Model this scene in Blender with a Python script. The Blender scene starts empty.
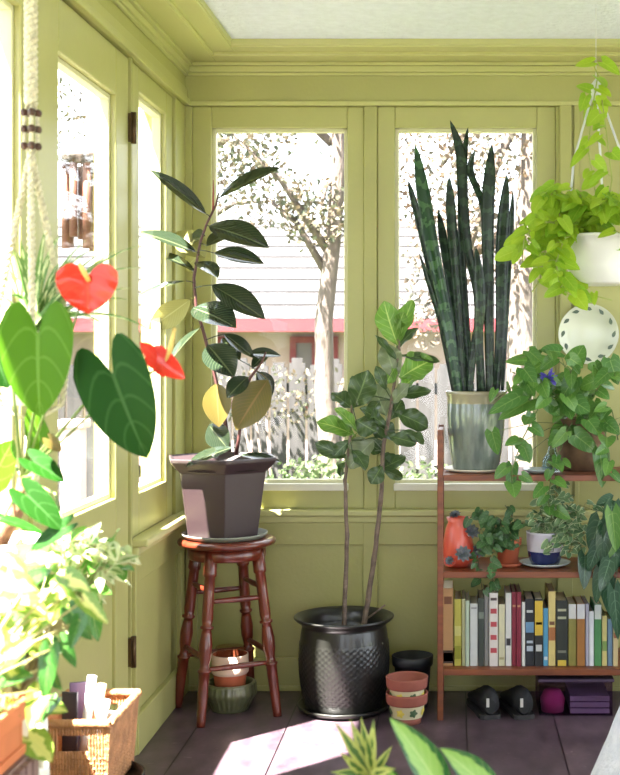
import bpy, math, random
from mathutils import Vector, Matrix, noise
random.seed(7)
C = bpy.context.scene
COL = C.collection
PI = math.pi
V = Vector

# ------------------------------------------------------------------ camera, sky, sun, exposure
F = 1275.0
cam_d = bpy.data.cameras.new('camera'); cam = bpy.data.objects.new('camera', cam_d); COL.objects.link(cam)
cam.location = (0, 0, 1.30); cam.rotation_euler = (PI/2, 0, 0)
cam_d.sensor_fit = 'VERTICAL'; cam_d.sensor_height = 36; cam_d.sensor_width = 28.8
cam_d.lens = F/775*36
cam_d.shift_x = -(455-310)/775; cam_d.shift_y = -(387.5-350)/775
cam_d.clip_start = .05; cam_d.clip_end = 200
cam_d.dof.use_dof = True; cam_d.dof.focus_distance = 4.6; cam_d.dof.aperture_fstop = 5.6
C.camera = cam

w = bpy.data.worlds.new('sky'); C.world = w; w.use_nodes = True
bgn = w.node_tree.nodes['Background']
bgn.inputs[0].default_value = (.90, .97, 1.06, 1); bgn.inputs[1].default_value = 4.4

sd = bpy.data.lights.new('sun', 'SUN'); sun = bpy.data.objects.new('sun', sd); COL.objects.link(sun)
sd.energy = 96; sd.angle = math.radians(.8); sd.color = (1, .95, .86)
sun.location = (-4, -3, 10)
sun.rotation_euler = V((.36, .36, -1)).to_track_quat('-Z', 'Y').to_euler()

C.view_settings.view_transform = 'Standard'; C.view_settings.look = 'None'
C.view_settings.exposure = 0.24; C.view_settings.gamma = 1; C.view_settings.use_curve_mapping = False
C.cycles.use_denoising = True
C.cycles.sample_clamp_indirect = 8
C.cycles.diffuse_bounces = 5
C.cycles.transparent_max_bounces = 24
C.cycles.caustics_reflective = False; C.cycles.caustics_refractive = False

def portal(loc, rot, sx, sy):
    d = bpy.data.lights.new('window_portal', 'AREA'); d.shape = 'RECTANGLE'; d.size = sx; d.size_y = sy
    d.cycles.is_portal = True
    o = bpy.data.objects.new('window_portal', d); COL.objects.link(o); o.location = loc; o.rotation_euler = rot

# ------------------------------------------------------------------ helpers
def P(px, py, Y):
    return V(((px-455)*Y/F, Y, 1.30-(py-350)*Y/F))
R = random.uniform
def jit(a): return V((R(-a, a), R(-a, a), R(-a, a)))

class MB:
    def __init__(s): s.v = []; s.f = []; s.uv = []; s.m = []; s.sm = []
    def face(s, idx, uv=None, m=0, smooth=False):
        s.f.append(tuple(idx)); s.uv.append(uv or [(0, 0)]*len(idx)); s.m.append(m); s.sm.append(smooth)
    def box(s, x0, x1, y0, y1, z0, z1, m=0, M=None):
        b = len(s.v)
        for z in (z0, z1):
            for (x, y) in ((x0, y0), (x1, y0), (x1, y1), (x0, y1)):
                p = V((x, y, z)); s.v.append(M @ p if M else p)
        for q in ((3, 2, 1, 0), (4, 5, 6, 7), (0, 1, 5, 4), (1, 2, 6, 5), (2, 3, 7, 6), (3, 0, 4, 7)):
            s.face([b+i for i in q], [(0, 0), (1, 0), (1, 1), (0, 1)], m)
        return s
    def tube(s, pts, rad, n=8, m=0, cap=True):
        pts = [V(p) for p in pts]; k = len(pts)
        if not hasattr(rad, '__len__'): rad = [rad]*k
        b = len(s.v); ref = None
        for i, p in enumerate(pts):
            d = (pts[min(i+1, k-1)]-pts[max(i-1, 0)])
            d = d.normalized() if d.length > 1e-9 else V((0, 0, 1))
            if ref is None:
                ref = d.orthogonal().normalized()
            ref = (ref-d*ref.dot(d))
            ref = ref.normalized() if ref.length > 1e-6 else d.orthogonal().normalized()
            q = d.cross(ref)
            for j in range(n):
                a = 2*PI*j/n
                s.v.append(p+(ref*math.cos(a)+q*math.sin(a))*rad[i])
        for i in range(k-1):
            for j in range(n):
                a = b+i*n+j; c = b+i*n+(j+1) % n
                s.face((a, c, c+n, a+n), [(j/n, i/k), ((j+1)/n, i/k), ((j+1)/n, (i+1)/k), (j/n, (i+1)/k)], m, True)
        if cap:
            s.face([b+j for j in range(n)][::-1], None, m); s.face([b+(k-1)*n+j for j in range(n)], None, m)
        return s
    def lathe(s, prof, c, n=48, m=0, rf=None, M=None, a0=0, smooth=True, mz=None, cap=True):
        b = len(s.v); k = len(prof)
        for i, (r, z) in enumerate(prof):
            for j in range(n):
                a = a0+2*PI*j/n; rr = r+(rf(a, z, i) if rf else 0)
                p = V((rr*math.cos(a), rr*math.sin(a), z))
                if M: p = M @ p
                s.v.append(p+V(c))
        for i in range(k-1):
            mm = mz(i) if mz else m
            for j in range(n):
                a = b+i*n+j; d = b+i*n+(j+1) % n
                s.face((a, d, d+n, a+n), [(j/n, prof[i][1]), ((j+1)/n, prof[i][1]), ((j+1)/n, prof[i+1][1]), (j/n, prof[i+1][1])], mm, smooth)
        if cap:
            s.face([b+j for j in range(n)][::-1], None, m)
            s.face([b+(k-1)*n+j for j in range(n)], None, m)
        return s
    def leaf(s, base, tip, width, n=(0, -.8, .6), shape='oval', bend=0.0, fold=.15, nu=9, nv=4, m=0, lobe=.22, wave=0, mid=None):
        base = V(base); tip = V(tip); ax = tip-base; L = ax.length
        if L < 1e-6: return s
        ax.normalize(); n = V(n); side = ax.cross(n)
        if side.length < 1e-3: side = ax.orthogonal()
        side.normalize(); up = side.cross(ax)
        b = len(s.v); ph = R(0, 6)
        for i in range(nu+1):
            t = i/nu; wd = SH[shape](t)*width/2
            cpt = base+ax*L*t+up*bend*L*4*t*(1-t)*.5-(up*0)
            if mid is not None: cpt = cpt+V(mid)*4*t*(1-t)
            for j in range(nv+1):
                q = -1+2*j/nv
                if nv == 4: q = (-1, -.55, 0, .55, 1)[j]
                p = cpt+side*q*wd+up*(abs(q)**1.3*wd*fold)
                if shape == 'heart':
                    p = p-ax*(lobe*L*math.sin(PI*min(1, abs(q)*.93))**.8*(1-t)**2.2)
                if wave: p = p+up*(wave*width*abs(q)*math.sin(ph+t*14+q*2))
                s.v.append(p)
        for i in range(nu):
            for j in range(nv):
                a = b+i*(nv+1)+j
                u0, u1, v0, v1 = j/nv, (j+1)/nv, i/nu, (i+1)/nu
                s.face((a, a+1, a+nv+2, a+nv+1), [(u0, v0), (u1, v0), (u1, v1), (u0, v1)], m, True)
        return s
    def build(s, name, mats, parent=None, bevel=0, loc=None, seg=2):
        if not isinstance(mats, (list, tuple)): mats = [mats]
        org = V((0, 0, 0))
        if parent is not None:
            q = parent
            while q.parent is not None: q = q.parent
            org = V(q.location)
        elif loc is not None: org = V(loc)
        me = bpy.data.meshes.new(name)
        me.from_pydata([tuple(V(p)-org) for p in s.v], [], s.f)
        for mt in mats: me.materials.append(mt)
        uvl = me.uv_layers.new(name='UVMap'); flat = []
        for u in s.uv:
            for a in u: flat += [a[0], a[1]]
        uvl.data.foreach_set('uv', flat)
        me.polygons.foreach_set('material_index', s.m); me.polygons.foreach_set('use_smooth', s.sm)
        me.update()
        o = bpy.data.objects.new(name, me); COL.objects.link(o)
        if parent is not None: o.parent = parent
        elif loc is not None: o.location = org
        if bevel:
            bv = o.modifiers.new('bevel', 'BEVEL'); bv.width = bevel; bv.segments = seg; bv.limit_method = 'ANGLE'
        return o

def _sin(x): return max(0.0, math.sin(x))
SH = {
 'oval': lambda t: max(.03, _sin(PI*t**.92)**.8),
 'fig': lambda t: max(.04, _sin(PI*t**1.25)**.7),
 'lance': lambda t: max(.03, _sin(PI*t**.75)**1.1),
 'heart': lambda t: max(.012, (1-t)**.82*(.93+.95*t)),
 'ivy': lambda t: max(.03, (1-t)**.8*(.9+.5*t+.35*math.sin(t*9))),
 'blade': lambda t: max(.02, min(1, (.62+.75*t))*(1-t**5)),
 'strap': lambda t: max(.05, (1-t**3)),
 'card': lambda t: max(.1, _sin(PI*t)**.7),
}

def thing(name, label, cat, loc=(0, 0, 0), group=None):
    o = bpy.data.objects.new(name, None); COL.objects.link(o); o.location = loc; o.empty_display_size = .05
    return tag(o, label, cat, group)
def tag(o, label, cat, group=None, kind=None):
    o['label'] = label; o['category'] = cat
    if group: o['group'] = group
    if kind: o['kind'] = kind
    return o
def struct(o, label=None, cat=None):
    o['kind'] = 'structure'
    if label: o['label'] = label
    if cat: o['category'] = cat
    return o

# ------------------------------------------------------------------ materials
def newmat(name):
    m = bpy.data.materials.new(name); m.use_nodes = True
    nt = m.node_tree; return m, nt, nt.nodes['Principled BSDF'], nt.nodes['Material Output']
def srgb(r, g, b):
    f = lambda c: ((c/255+.055)/1.055)**2.4 if c > 10 else c/255/12.92
    return (f(r), f(g), f(b), 1)
def mat(name, col, rough=.5, metal=0, nscale=0, namp=.15, bump=0, bscale=40, coat=0, spec=.5, col2=None, detail=4, stretch=None):
    m, nt, p, out = newmat(name); N = nt.nodes; L = nt.links
    p.inputs['Base Color'].default_value = col; p.inputs['Roughness'].default_value = rough
    p.inputs['Metallic'].default_value = metal; p.inputs['Coat Weight'].default_value = coat
    p.inputs['Coat Roughness'].default_value = .08
    p.inputs['Specular IOR Level'].default_value = spec
    tc = N.new('ShaderNodeTexCoord'); vec = tc.outputs['Object']
    if stretch:
        mp = N.new('ShaderNodeMapping'); mp.inputs['Scale'].default_value = stretch; L.new(vec, mp.inputs[0]); vec = mp.outputs[0]
    if nscale:
        nz = N.new('ShaderNodeTexNoise'); nz.inputs['Scale'].default_value = nscale; nz.inputs['Detail'].default_value = detail
        L.new(vec, nz.inputs['Vector'])
        mx = N.new('ShaderNodeMix'); mx.data_type = 'RGBA'
        rp = N.new('ShaderNodeMapRange'); rp.inputs[1].default_value = .3; rp.inputs[2].default_value = .7
        L.new(nz.outputs['Fac'], rp.inputs[0]); L.new(rp.outputs[0], mx.inputs['Factor'])
        c2 = col2 or tuple(c*(1-namp) for c in col[:3])+(1,)
        c1 = col if col2 else tuple(min(1, c*(1+namp)) for c in col[:3])+(1,)
        mx.inputs['A'].default_value = c1; mx.inputs['B'].default_value = c2
        L.new(mx.outputs['Result'], p.inputs['Base Color'])
    if bump:
        bz = N.new('ShaderNodeTexNoise'); bz.inputs['Scale'].default_value = bscale; bz.inputs['Detail'].default_value = 3
        L.new(vec, bz.inputs['Vector'])
        bp = N.new('ShaderNodeBump'); bp.inputs['Strength'].default_value = bump; bp.inputs['Distance'].default_value = .01
        L.new(bz.outputs['Fac'], bp.inputs['Height']); L.new(bp.outputs[0], p.inputs['Normal'])
    return m

def leafmat(name, col, col2=None, vein=None, rough=.35, spec=.32, trans=.3, tcol=None, vstr=.5, var=.25, coat=0, edge=None, centre=None, bands=None, veins=9, back=None):
    """leaf: surface colour varies leaf by leaf; veins, margins and centres follow the leaf's own UV"""
    m, nt, p, out = newmat(name); N = nt.nodes; L = nt.links
    uv = N.new('ShaderNodeUVMap'); sep = N.new('ShaderNodeSeparateXYZ'); L.new(uv.outputs[0], sep.inputs[0])
    def mth(op, a, b=None, c=None):
        n = N.new('ShaderNodeMath'); n.operation = op
        for i, x in enumerate((a, b, c)):
            if x is None: continue
            if isinstance(x, (int, float)): n.inputs[i].default_value = x
            else: L.new(x, n.inputs[i])
        return n.outputs[0]
    def mix(f, a, b):
        n = N.new('ShaderNodeMix'); n.data_type = 'RGBA'
        if isinstance(f, (int, float)): n.inputs['Factor'].default_value = f
        else: L.new(f, n.inputs['Factor'])
        for k, x in (('A', a), ('B', b)):
            if isinstance(x, tuple): n.inputs[k].default_value = x
            else: L.new(x, n.inputs[k])
        return n.outputs['Result']
    geo = N.new('ShaderNodeNewGeometry')
    rnd = geo.outputs['Random Per Island']
    c = mix(rnd, col, col2 or tuple(x*(1-var) for x in col[:3])+(1,))
    a = mth('ABSOLUTE', mth('MULTIPLY', mth('SUBTRACT', sep.outputs[0], .5), 2.0))
    tc = N.new('ShaderNodeTexCoord')
    nz = N.new('ShaderNodeTexNoise'); nz.inputs['Scale'].default_value = 45; L.new(tc.outputs['Object'], nz.inputs['Vector'])
    if centre:
        f = mth('GREATER_THAN', mth('ADD', nz.outputs['Fac'], mth('MULTIPLY', a, -.55)), .22 if centre[1] is None else centre[1])
        c = mix(f, c, centre[0])
    if edge:
        f = mth('GREATER_THAN', mth('ADD', a, mth('MULTIPLY', nz.outputs['Fac'], .5)), edge[1])
        c = mix(f, c, edge[0])
    if bands:
        w_ = mth('SINE', mth('ADD', mth('MULTIPLY', sep.outputs[1], bands[1]), mth('MULTIPLY', nz.outputs['Fac'], 9)))
        c = mix(mth('MULTIPLY', mth('GREATER_THAN', w_, .35), .8), c, bands[0])
    if vein:
        mid = mth('LESS_THAN', a, .05)
        sv = mth('GREATER_THAN', mth('SINE', mth('MULTIPLY', mth('SUBTRACT', sep.outputs[1], mth('MULTIPLY', a, .3)), veins*2*PI)), .93)
        f = mth('MULTIPLY', mth('MAXIMUM', mid, mth('MULTIPLY', sv, .5)), vstr)
        c = mix(f, c, vein)
    if back:
        c = mix(geo.outputs['Backfacing'], c, back)
    L.new(c, p.inputs['Base Color'])
    p.inputs['Roughness'].default_value = rough; p.inputs['Coat Weight'].default_value = coat; p.inputs['Specular IOR Level'].default_value = spec
    tr = N.new('ShaderNodeBsdfTranslucent')
    if tcol: tr.inputs[0].default_value = tcol
    else: L.new(c, tr.inputs[0])
    ms = N.new('ShaderNodeMixShader'); ms.inputs[0].default_value = trans
    L.new(p.outputs[0], ms.inputs[1]); L.new(tr.outputs[0], ms.inputs[2]); L.new(ms.outputs[0], out.inputs[0])
    return m

def glassmat(name, tint=(1, 1, 1, 1), refl=.08, rough=.02):
    m, nt, p, out = newmat(name); N = nt.nodes; L = nt.links; N.remove(p)
    t = N.new('ShaderNodeBsdfTransparent'); t.inputs[0].default_value = tint
    g = N.new('ShaderNodeBsdfGlossy'); g.inputs['Roughness'].default_value = rough
    lw = N.new('ShaderNodeLayerWeight'); lw.inputs[0].default_value = .35
    mr = N.new('ShaderNodeMath'); mr.operation = 'MULTIPLY'; mr.inputs[1].default_value = .25; L.new(lw.outputs['Fresnel'], mr.inputs[0])
    ms = N.new('ShaderNodeMixShader'); L.new(mr.outputs[0], ms.inputs[0])
    L.new(t.outputs[0], ms.inputs[1]); L.new(g.outputs[0], ms.inputs[2]); L.new(ms.outputs[0], out.inputs[0])
    return m

WALLC = srgb(166, 163, 102)
M_wall = mat('olive_paint', WALLC, .42, nscale=3, namp=.05, bump=.08, bscale=60)
M_wall2 = mat('olive_trim_paint', srgb(172, 169, 108), .35, nscale=5, namp=.04, bump=.05, bscale=50)
M_bead = mat('pale_bead_paint', srgb(208, 204, 168), .4)
M_crown = mat('crown_paint', srgb(186, 184, 124), .38)
M_plaster = mat('bounce_plaster', srgb(236, 230, 216), .8, nscale=3, namp=.03)  # for the unseen walls, kept pale to bounce neutral light into the room
M_ceil = mat('textured_ceiling', srgb(218, 222, 238), .8, bump=1.0, bscale=55, nscale=30, namp=.05)
M_glass = glassmat('window_glass')
M_hinge = mat('bronze_hinge', srgb(82, 62, 38), .45, .7)
M_soil = mat('potting_soil', srgb(48, 36, 28), .95, nscale=60, namp=.5, bump=1, bscale=120)

def floormat():
    m, nt, p, out = newmat('dark_floor_planks'); N = nt.nodes; L = nt.links
    tc = N.new('ShaderNodeTexCoord'); sep = N.new('ShaderNodeSeparateXYZ'); L.new(tc.outputs['Object'], sep.inputs[0])
    def mth(op, a, b=None):
        n = N.new('ShaderNodeMath'); n.operation = op
        for i, x in enumerate((a, b)):
            if x is None: continue
            if isinstance(x, (int, float)): n.inputs[i].default_value = x
            else: L.new(x, n.inputs[i])
        return n.outputs[0]
    u = mth('DIVIDE', mth('ADD', sep.outputs[0], .58+3.1), .31)
    idx = mth('FLOOR', u); fr = mth('FRACT', u)
    wn = N.new('ShaderNodeTexWhiteNoise'); wn.noise_dimensions = '1D'; L.new(idx, wn.inputs['W'])
    nz = N.new('ShaderNodeTexNoise'); nz.inputs['Scale'].default_value = 9; nz.inputs['Detail'].default_value = 6
    mp = N.new('ShaderNodeMapping'); mp.inputs['Scale'].default_value = (1.6, .8, 1); L.new(tc.outputs['Object'], mp.inputs[0]); L.new(mp.outputs[0], nz.inputs['Vector'])
    cr = N.new('ShaderNodeValToRGB'); e = cr.color_ramp.elements
    e[0].position = .3; e[0].color = srgb(64, 50, 58); e[1].position = .72; e[1].color = srgb(100, 82, 92)
    L.new(nz.outputs['Fac'], cr.inputs[0])
    # worn pale scratches
    sc = N.new('ShaderNodeTexNoise'); sc.inputs['Scale'].default_value = 14; sc.inputs['Detail'].default_value = 5; sc.inputs['Distortion'].default_value = 2.5
    mp2 = N.new('ShaderNodeMapping'); mp2.inputs['Scale'].default_value = (1, 3.2, 1); mp2.inputs['Rotation'].default_value = (0, 0, .5)
    L.new(tc.outputs['Object'], mp2.inputs[0]); L.new(mp2.outputs[0], sc.inputs['Vector'])
    sr = N.new('ShaderNodeValToRGB'); e = sr.color_ramp.elements; e[0].position = .66; e[0].color = (0, 0, 0, 1); e[1].position = .74; e[1].color = (.55, .55, .55, 1)
    L.new(sc.outputs['Fac'], sr.inputs[0])
    mx = N.new('ShaderNodeMix'); mx.data_type = 'RGBA'; L.new(sr.outputs[0], mx.inputs['Factor']); L.new(cr.outputs[0], mx.inputs['A']); mx.inputs['B'].default_value = srgb(150, 132, 134)
    br = N.new('ShaderNodeMix'); br.data_type = 'RGBA'; br.blend_type = 'MULTIPLY'; br.inputs['Factor'].default_value = 1
    L.new(mx.outputs['Result'], br.inputs['A'])
    g = mth('ADD', mth('MULTIPLY', wn.outputs['Value'], .3), .82)
    cc = N.new('ShaderNodeCombineColor'); [L.new(g, cc.inputs[i]) for i in range(3)]
    L.new(cc.outputs[0], br.inputs['B'])
    seam = mth('LESS_THAN', mth('ABSOLUTE', mth('SUBTRACT', fr, .5)), .492)
    sm = N.new('ShaderNodeMix'); sm.data_type = 'RGBA'; L.new(seam, sm.inputs['Factor']); sm.inputs['A'].default_value = srgb(22, 18, 20); L.new(br.outputs['Result'], sm.inputs['B'])
    L.new(sm.outputs['Result'], p.inputs['Base Color'])
    p.inputs['Roughness'].default_value = .36
    bp = N.new('ShaderNodeBump'); bp.inputs['Strength'].default_value = .25; bp.inputs['Distance'].default_value = .006
    hh = mth('ADD', mth('MULTIPLY', nz.outputs['Fac'], .5), seam); L.new(hh, bp.inputs['Height']); L.new(bp.outputs[0], p.inputs['Normal'])
    return m
M_floor = floormat()

# ------------------------------------------------------------------ room shell
XL, XR, YB, YF, ZC = -1.034, 1.8, 4.885, -1.6, 2.44
T = .12
mb = MB(); mb.box(XL-T, XR+T, YF-T, YB+T, -.15, 0); struct(mb.build('floor', M_floor), 'dark purple-brown painted plank floor', 'floor')
mb = MB(); mb.box(XL-T, XR+T, YF-T, YB+T, ZC, ZC+.16); struct(mb.build('ceiling', M_ceil), 'white textured ceiling panel', 'ceiling')

def wall(name, mapf, u0, u1, opens, m=M_wall):
    """mapf(ua,ub,za,zb) -> box coordinates; opens: list of (u0,u1,z0,z1)"""
    mb = MB(); cur = u0
    mb.box(*mapf(u0, u1, ZT, ZC)); zb = min(z0 for _, _, z0, _ in opens)
    if zb > .1: mb.box(*mapf(u0, u1, 0, zb))
    else: zb = 0
    for (a, b, z0, z1) in sorted(opens):
        if a > cur: mb.box(*mapf(cur, a, zb, ZT))
        if z0 > zb+.05: mb.box(*mapf(a, b, zb, z0))
        cur = b
    if cur < u1: mb.box(*mapf(cur, u1, zb, ZT))
    return mb
fb = lambda a, b, z0, z1: (a, b, YB, YB+T, z0, z1)
fl = lambda a, b, z0, z1: (XL-T, XL, a, b, z0, z1)
fr_ = lambda a, b, z0, z1: (XR, XR+T, a, b, z0, z1)
ff = lambda a, b, z0, z1: (a, b, YF-T, YF, z0, z1)
ZS, ZT = .69, 2.235
back_open = [(-1.008, -.349, ZS, ZT), (-.299, .387, ZS, ZT), (.80, 1.45, ZS, ZT)]
left_open = [(.2, 1.02, ZS, ZT), (1.10, 3.13, ZS, ZT), (3.17, 4.075, 0.012, ZT), (4.095, 4.72, ZS, ZT)]
right_open = [(.05, 1.4, .06, ZT), (1.55, 2.9, .06, ZT), (3.05, 4.6, .06, ZT)]  # unseen openings, made large to let more sky light in
front_open = [(-.95, .35, .06, ZT), (.45, 1.7, .06, ZT)]  # also unseen, opened nearly full height for extra light on the back wall
mbk = wall('wall_back', fb, XL-T, XR+T, back_open)
# raised stiles and rails that panel the lower wall, and pilasters
for (a, b) in ((-1.03, -.985), (-.352, -.296), (.39, .45), (.74, .8), (1.45, 1.5)):
    mbk.box(a, b, YB-.014, YB+.001, 0, .64)
for z0, z1 in ((.555, .64),): mbk.box(XL, XR, YB-.013, YB+.001, z0, z1)
mbk.box(.400, .445, YB-.02, YB+.001, .70, ZT+.0)
mbk.box(.455, .475, YB-.012, YB+.001, .70, ZT)
struct(mbk.build('wall_back', M_wall, bevel=.003), 'olive panelled back wall under and around the windows', 'wall')
mbk = wall('wall_left', fl, YF-T, YB+T, left_open)
for (a, b) in ((4.08, 4.13), (4.74, 4.80)): mbk.box(XL-.001, XL+.014, a, b, 0, .64)
mbk.box(XL-.001, XL+.013, 4.1, 4.86, .55, .64)
struct(mbk.build('wall_left', M_wall, bevel=.003), 'olive left wall with windows and a glazed door', 'wall')
struct(wall('wall_right', fr_, YF-T, YB+T, right_open).build('wall_right', M_plaster))
struct(wall('wall_front', ff, XL-T, XR+T, front_open).build('wall_front', M_plaster))

# casement window
wn_count = [0]
def window(axis, a, b, z0, z1, ga, gb, gz0, gz1, sgn=1, sill=True, name=None, hinges=()):
    """axis 'b' back, 'l' left, 'r' right, 'f' front. inward = room side."""
    wn_count[0] += 1; name = name or 'window_%d' % wn_count[0]
    def mp(u0, u1, d0, d1, za, zb):   # d: depth outwards from wall face
        if axis == 'b': return (u0, u1, YB+d0, YB+d1, za, zb)
        if axis == 'l': return (XL-d1, XL-d0, u0, u1, za, zb)
        if axis == 'r': return (XR+d0, XR+d1, u0, u1, za, zb)
        return (u0, u1, YF-d1, YF-d0, za, zb)
    cx = (a+b)/2
    lc = {'b': (cx, YB, z0), 'l': (XL, cx, z0), 'r': (XR, cx, z0), 'f': (cx, YF, z0)}[axis]
    t = bpy.data.objects.new(name, None); COL.objects.link(t); t.location = lc; struct(t)
    m = MB(); D0, D1 = .012, .06
    m.box(*mp(a, ga, D0, D1, z0, z1)); m.box(*mp(gb, b, D0, D1, z0, z1))
    m.box(*mp(ga, gb, D0, D1, z0, gz0)); m.box(*mp(ga, gb, D0, D1, gz1, z1))
    m.build('window_frame', M_wall2, t, bevel=.004)
    m = MB(); k = .014
    m.box(*mp(ga-.001, ga+k, .03, .062, gz0, gz1)); m.box(*mp(gb-k, gb+.001, .03, .062, gz0, gz1))
    m.box(*mp(ga+k, gb-k, .03, .062, gz0-.001, gz0+k)); m.box(*mp(ga+k, gb-k, .03, .062, gz1-k, gz1+.001))
    m.build('glazing_bead', M_bead, t, bevel=.003)
    m = MB(); m.box(*mp(ga+.004, gb-.004, .044, .048, gz0+.004, gz1-.004)); m.build('pane', M_glass, t)
    # outer frame (exterior lining)
    m = MB(); m.box(*mp(a, a+.03, .06, .12, z0, z1)); m.box(*mp(b-.03, b, .06, .12, z0, z1)); m.box(*mp(a+.03, b-.03, .06, .12, z0, z0+.03)); m.box(*mp(a+.03, b-.03, .06, .12, z1-.03, z1))
    m.build('outer_lining', M_wall2, t)
    for hz in hinges:
        m = MB(); m.tube([V((XL+.004, hz[0], hz[1]-.045)), V((XL+.004, hz[0], hz[1]+.045))], .008, 8)
        m.box(XL-.012, XL+.002, hz[0]-.025, hz[0], hz[1]-.04, hz[1]+.04)
        m.build('hinge', M_hinge, t)
    if axis == 'b':
        m = MB(); m.box(*mp(ga-.005, gb+.005, -.006, .03, gz0-.026, gz0+.001)); m.build('bottom_bead', mat('painted_sunlit_bead', srgb(226, 222, 206), .4), t, bevel=.003)  # white colour paints in the sun on the window's lower edge
    return t
GZ0, GZ1 = .787, 2.154
window('b', *back_open[0][:2], ZS, ZT, -.935, -.414, GZ0, GZ1)
window('b', *back_open[1][:2], ZS, ZT, -.23, .314, GZ0, GZ1)
window('b', *back_open[2][:2], ZS, ZT, .87, 1.38, GZ0, GZ1)
window('l', *left_open[3][:2], ZS, ZT, 4.22, 4.62, .825, 2.155)
window('l', *left_open[1][:2], ZS, ZT, 1.19, 3.075, .825, 2.13)
window('l', *left_open[0][:2], ZS, ZT, .30, .93, .825, 2.13)
for o_ in right_open: window('r', o_[0], o_[1], .06, ZT, o_[0]+.06, o_[1]-.06, .12, GZ1)
for o_ in front_open: window('f', o_[0], o_[1], .06, ZT, o_[0]+.06, o_[1]-.06, .12, GZ1)
# glazed door
dr = bpy.data.objects.new('door_1', None); COL.objects.link(dr); dr.location = (XL, 3.6, 0); struct(dr, 'olive glazed door with bronze hinges in the left wall', 'door')
m = MB(); a, b, ga, gb, g0, g1 = 3.175, 4.068, 3.35, 3.92, .845, 2.085
x0, x1 = XL-.055, XL-.008
m.box(x0, x1, a, ga, .015, ZT-.005); m.box(x0, x1, gb, b, .015, ZT-.005); m.box(x0, x1, ga, gb, g1, ZT-.005); m.box(x0, x1, ga, gb, .68, g0); m.box(x0, x1, ga, gb, .015, .2)
m.box(x0+.008, x1-.012, ga-.01, gb+.01, .19, .69)
m.build('door_leaf', M_wall2, dr, bevel=.004)
m = MB(); k = .016
m.box(x0, x1-.018, ga, ga+k, g0, g1); m.box(x0, x1-.018, gb-k, gb, g0, g1); m.box(x0, x1-.018, ga+k, gb-k, g0, g0+k); m.box(x0, x1-.018, ga+k, gb-k, g1-k, g1)
m.build('glazing_bead', M_bead, dr, bevel=.003)
m = MB(); m.box(x0+.012, x0+.016, ga+.004, gb-.004, g0+.004, g1-.004); m.build('pane', M_glass, dr)
for hz in (.335, 1.20, 2.01):
    m = MB(); m.tube([V((XL+.006, 4.078, hz-.05)), V((XL+.006, 4.078, hz+.05))], .009, 8)
    m.box(XL-.014, XL+.003, 4.062, 4.08, hz-.045, hz+.045); m.build('hinge', M_hinge, dr)
# sills
m = MB(); m.box(XL+.03, XR, YB-.045, YB+.012, .668, .692); m.box(XL, XR, YB-.02, YB+.001, .64, .668)
struct(m.build('trim_1', M_crown, bevel=.005), 'olive window sill ledge along the back wall', 'sill')
m = MB(); m.box(XL-.012, XL+.05, 4.085, YB, .668, .692); m.box(XL-.001, XL+.02, 4.085, YB-.05, .64, .668)
struct(m.build('trim_2', M_crown, bevel=.005), 'olive window sill ledge on the left wall', 'sill')
m = MB(); m.box(XL-.012, XL+.05, 0.2, 3.15, .668, .692); struct(m.build('trim_3', M_crown, bevel=.005))
# head casings
m = MB(); m.box(XL, XR, YB-.012, YB+.001, 2.235, 2.252); struct(m.build('trim_4', M_crown, bevel=.003))
m = MB(); m.box(XL-.001, XL+.02, YF, YB, 2.235, 2.26); m.box(XL-.001, XL+.01, YF, YB, 2.26, 2.30)
struct(m.build('trim_5', M_wall2, bevel=.003))
# crown moulding + soffit borders
def crown(n):
    m = MB()
    def ring(off0, off1, z0, z1, mi=0):
        m.box(XL+off0, XL+off1, YF, YB-off0, z0, z1, mi); m.box(XL+off1, XR, YB-off1, YB-off0, z0, z1, mi)
    ring(0, .012, 2.35, 2.362); ring(0, .02, 2.362, 2.385); ring(0, .034, 2.385, 2.398); ring(0, .125, 2.398, 2.412); 
    ring(.122, .134, 2.402, 2.42); ring(0, .21, 2.412, 2.428); ring(.2, .216, 2.42, ZC+.002)
    return m
struct(crown(0).build('trim_6', M_crown, bevel=.003), 'stepped yellow-green crown moulding around the ceiling', 'moulding')
m = MB(); m.box(XL, XR, YB-.022, YB-.0, 0, .125); m.box(XL, XR, YB-.03, YB, 0, .02); struct(m.build('baseboard_back', M_wall2, bevel=.004), 'olive baseboard of the back wall', 'baseboard')
m = MB(); m.box(XL, XL+.02, 4.09, YB-.022, 0, .125); m.box(XL, XL+.02, YF, 3.16, 0, .125); struct(m.build('baseboard_left', M_wall2, bevel=.004))

for o_ in back_open: portal(((o_[0]+o_[1])/2, YB+T+.01, (ZS+ZT)/2), (-PI/2, 0, 0), o_[1]-o_[0], ZT-ZS)
for o_ in front_open: portal(((o_[0]+o_[1])/2, YF-T-.01, (.06+ZT)/2), (PI/2, 0, 0), o_[1]-o_[0], ZT-.06)
for o_ in left_open: portal((XL-T-.01, (o_[0]+o_[1])/2, 1.46), (0, -PI/2, 0), ZT-ZS, o_[1]-o_[0])
for o_ in right_open: portal((XR+T+.01, (o_[0]+o_[1])/2, (.06+ZT)/2), (0, PI/2, 0), ZT-.06, o_[1]-o_[0])

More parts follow.
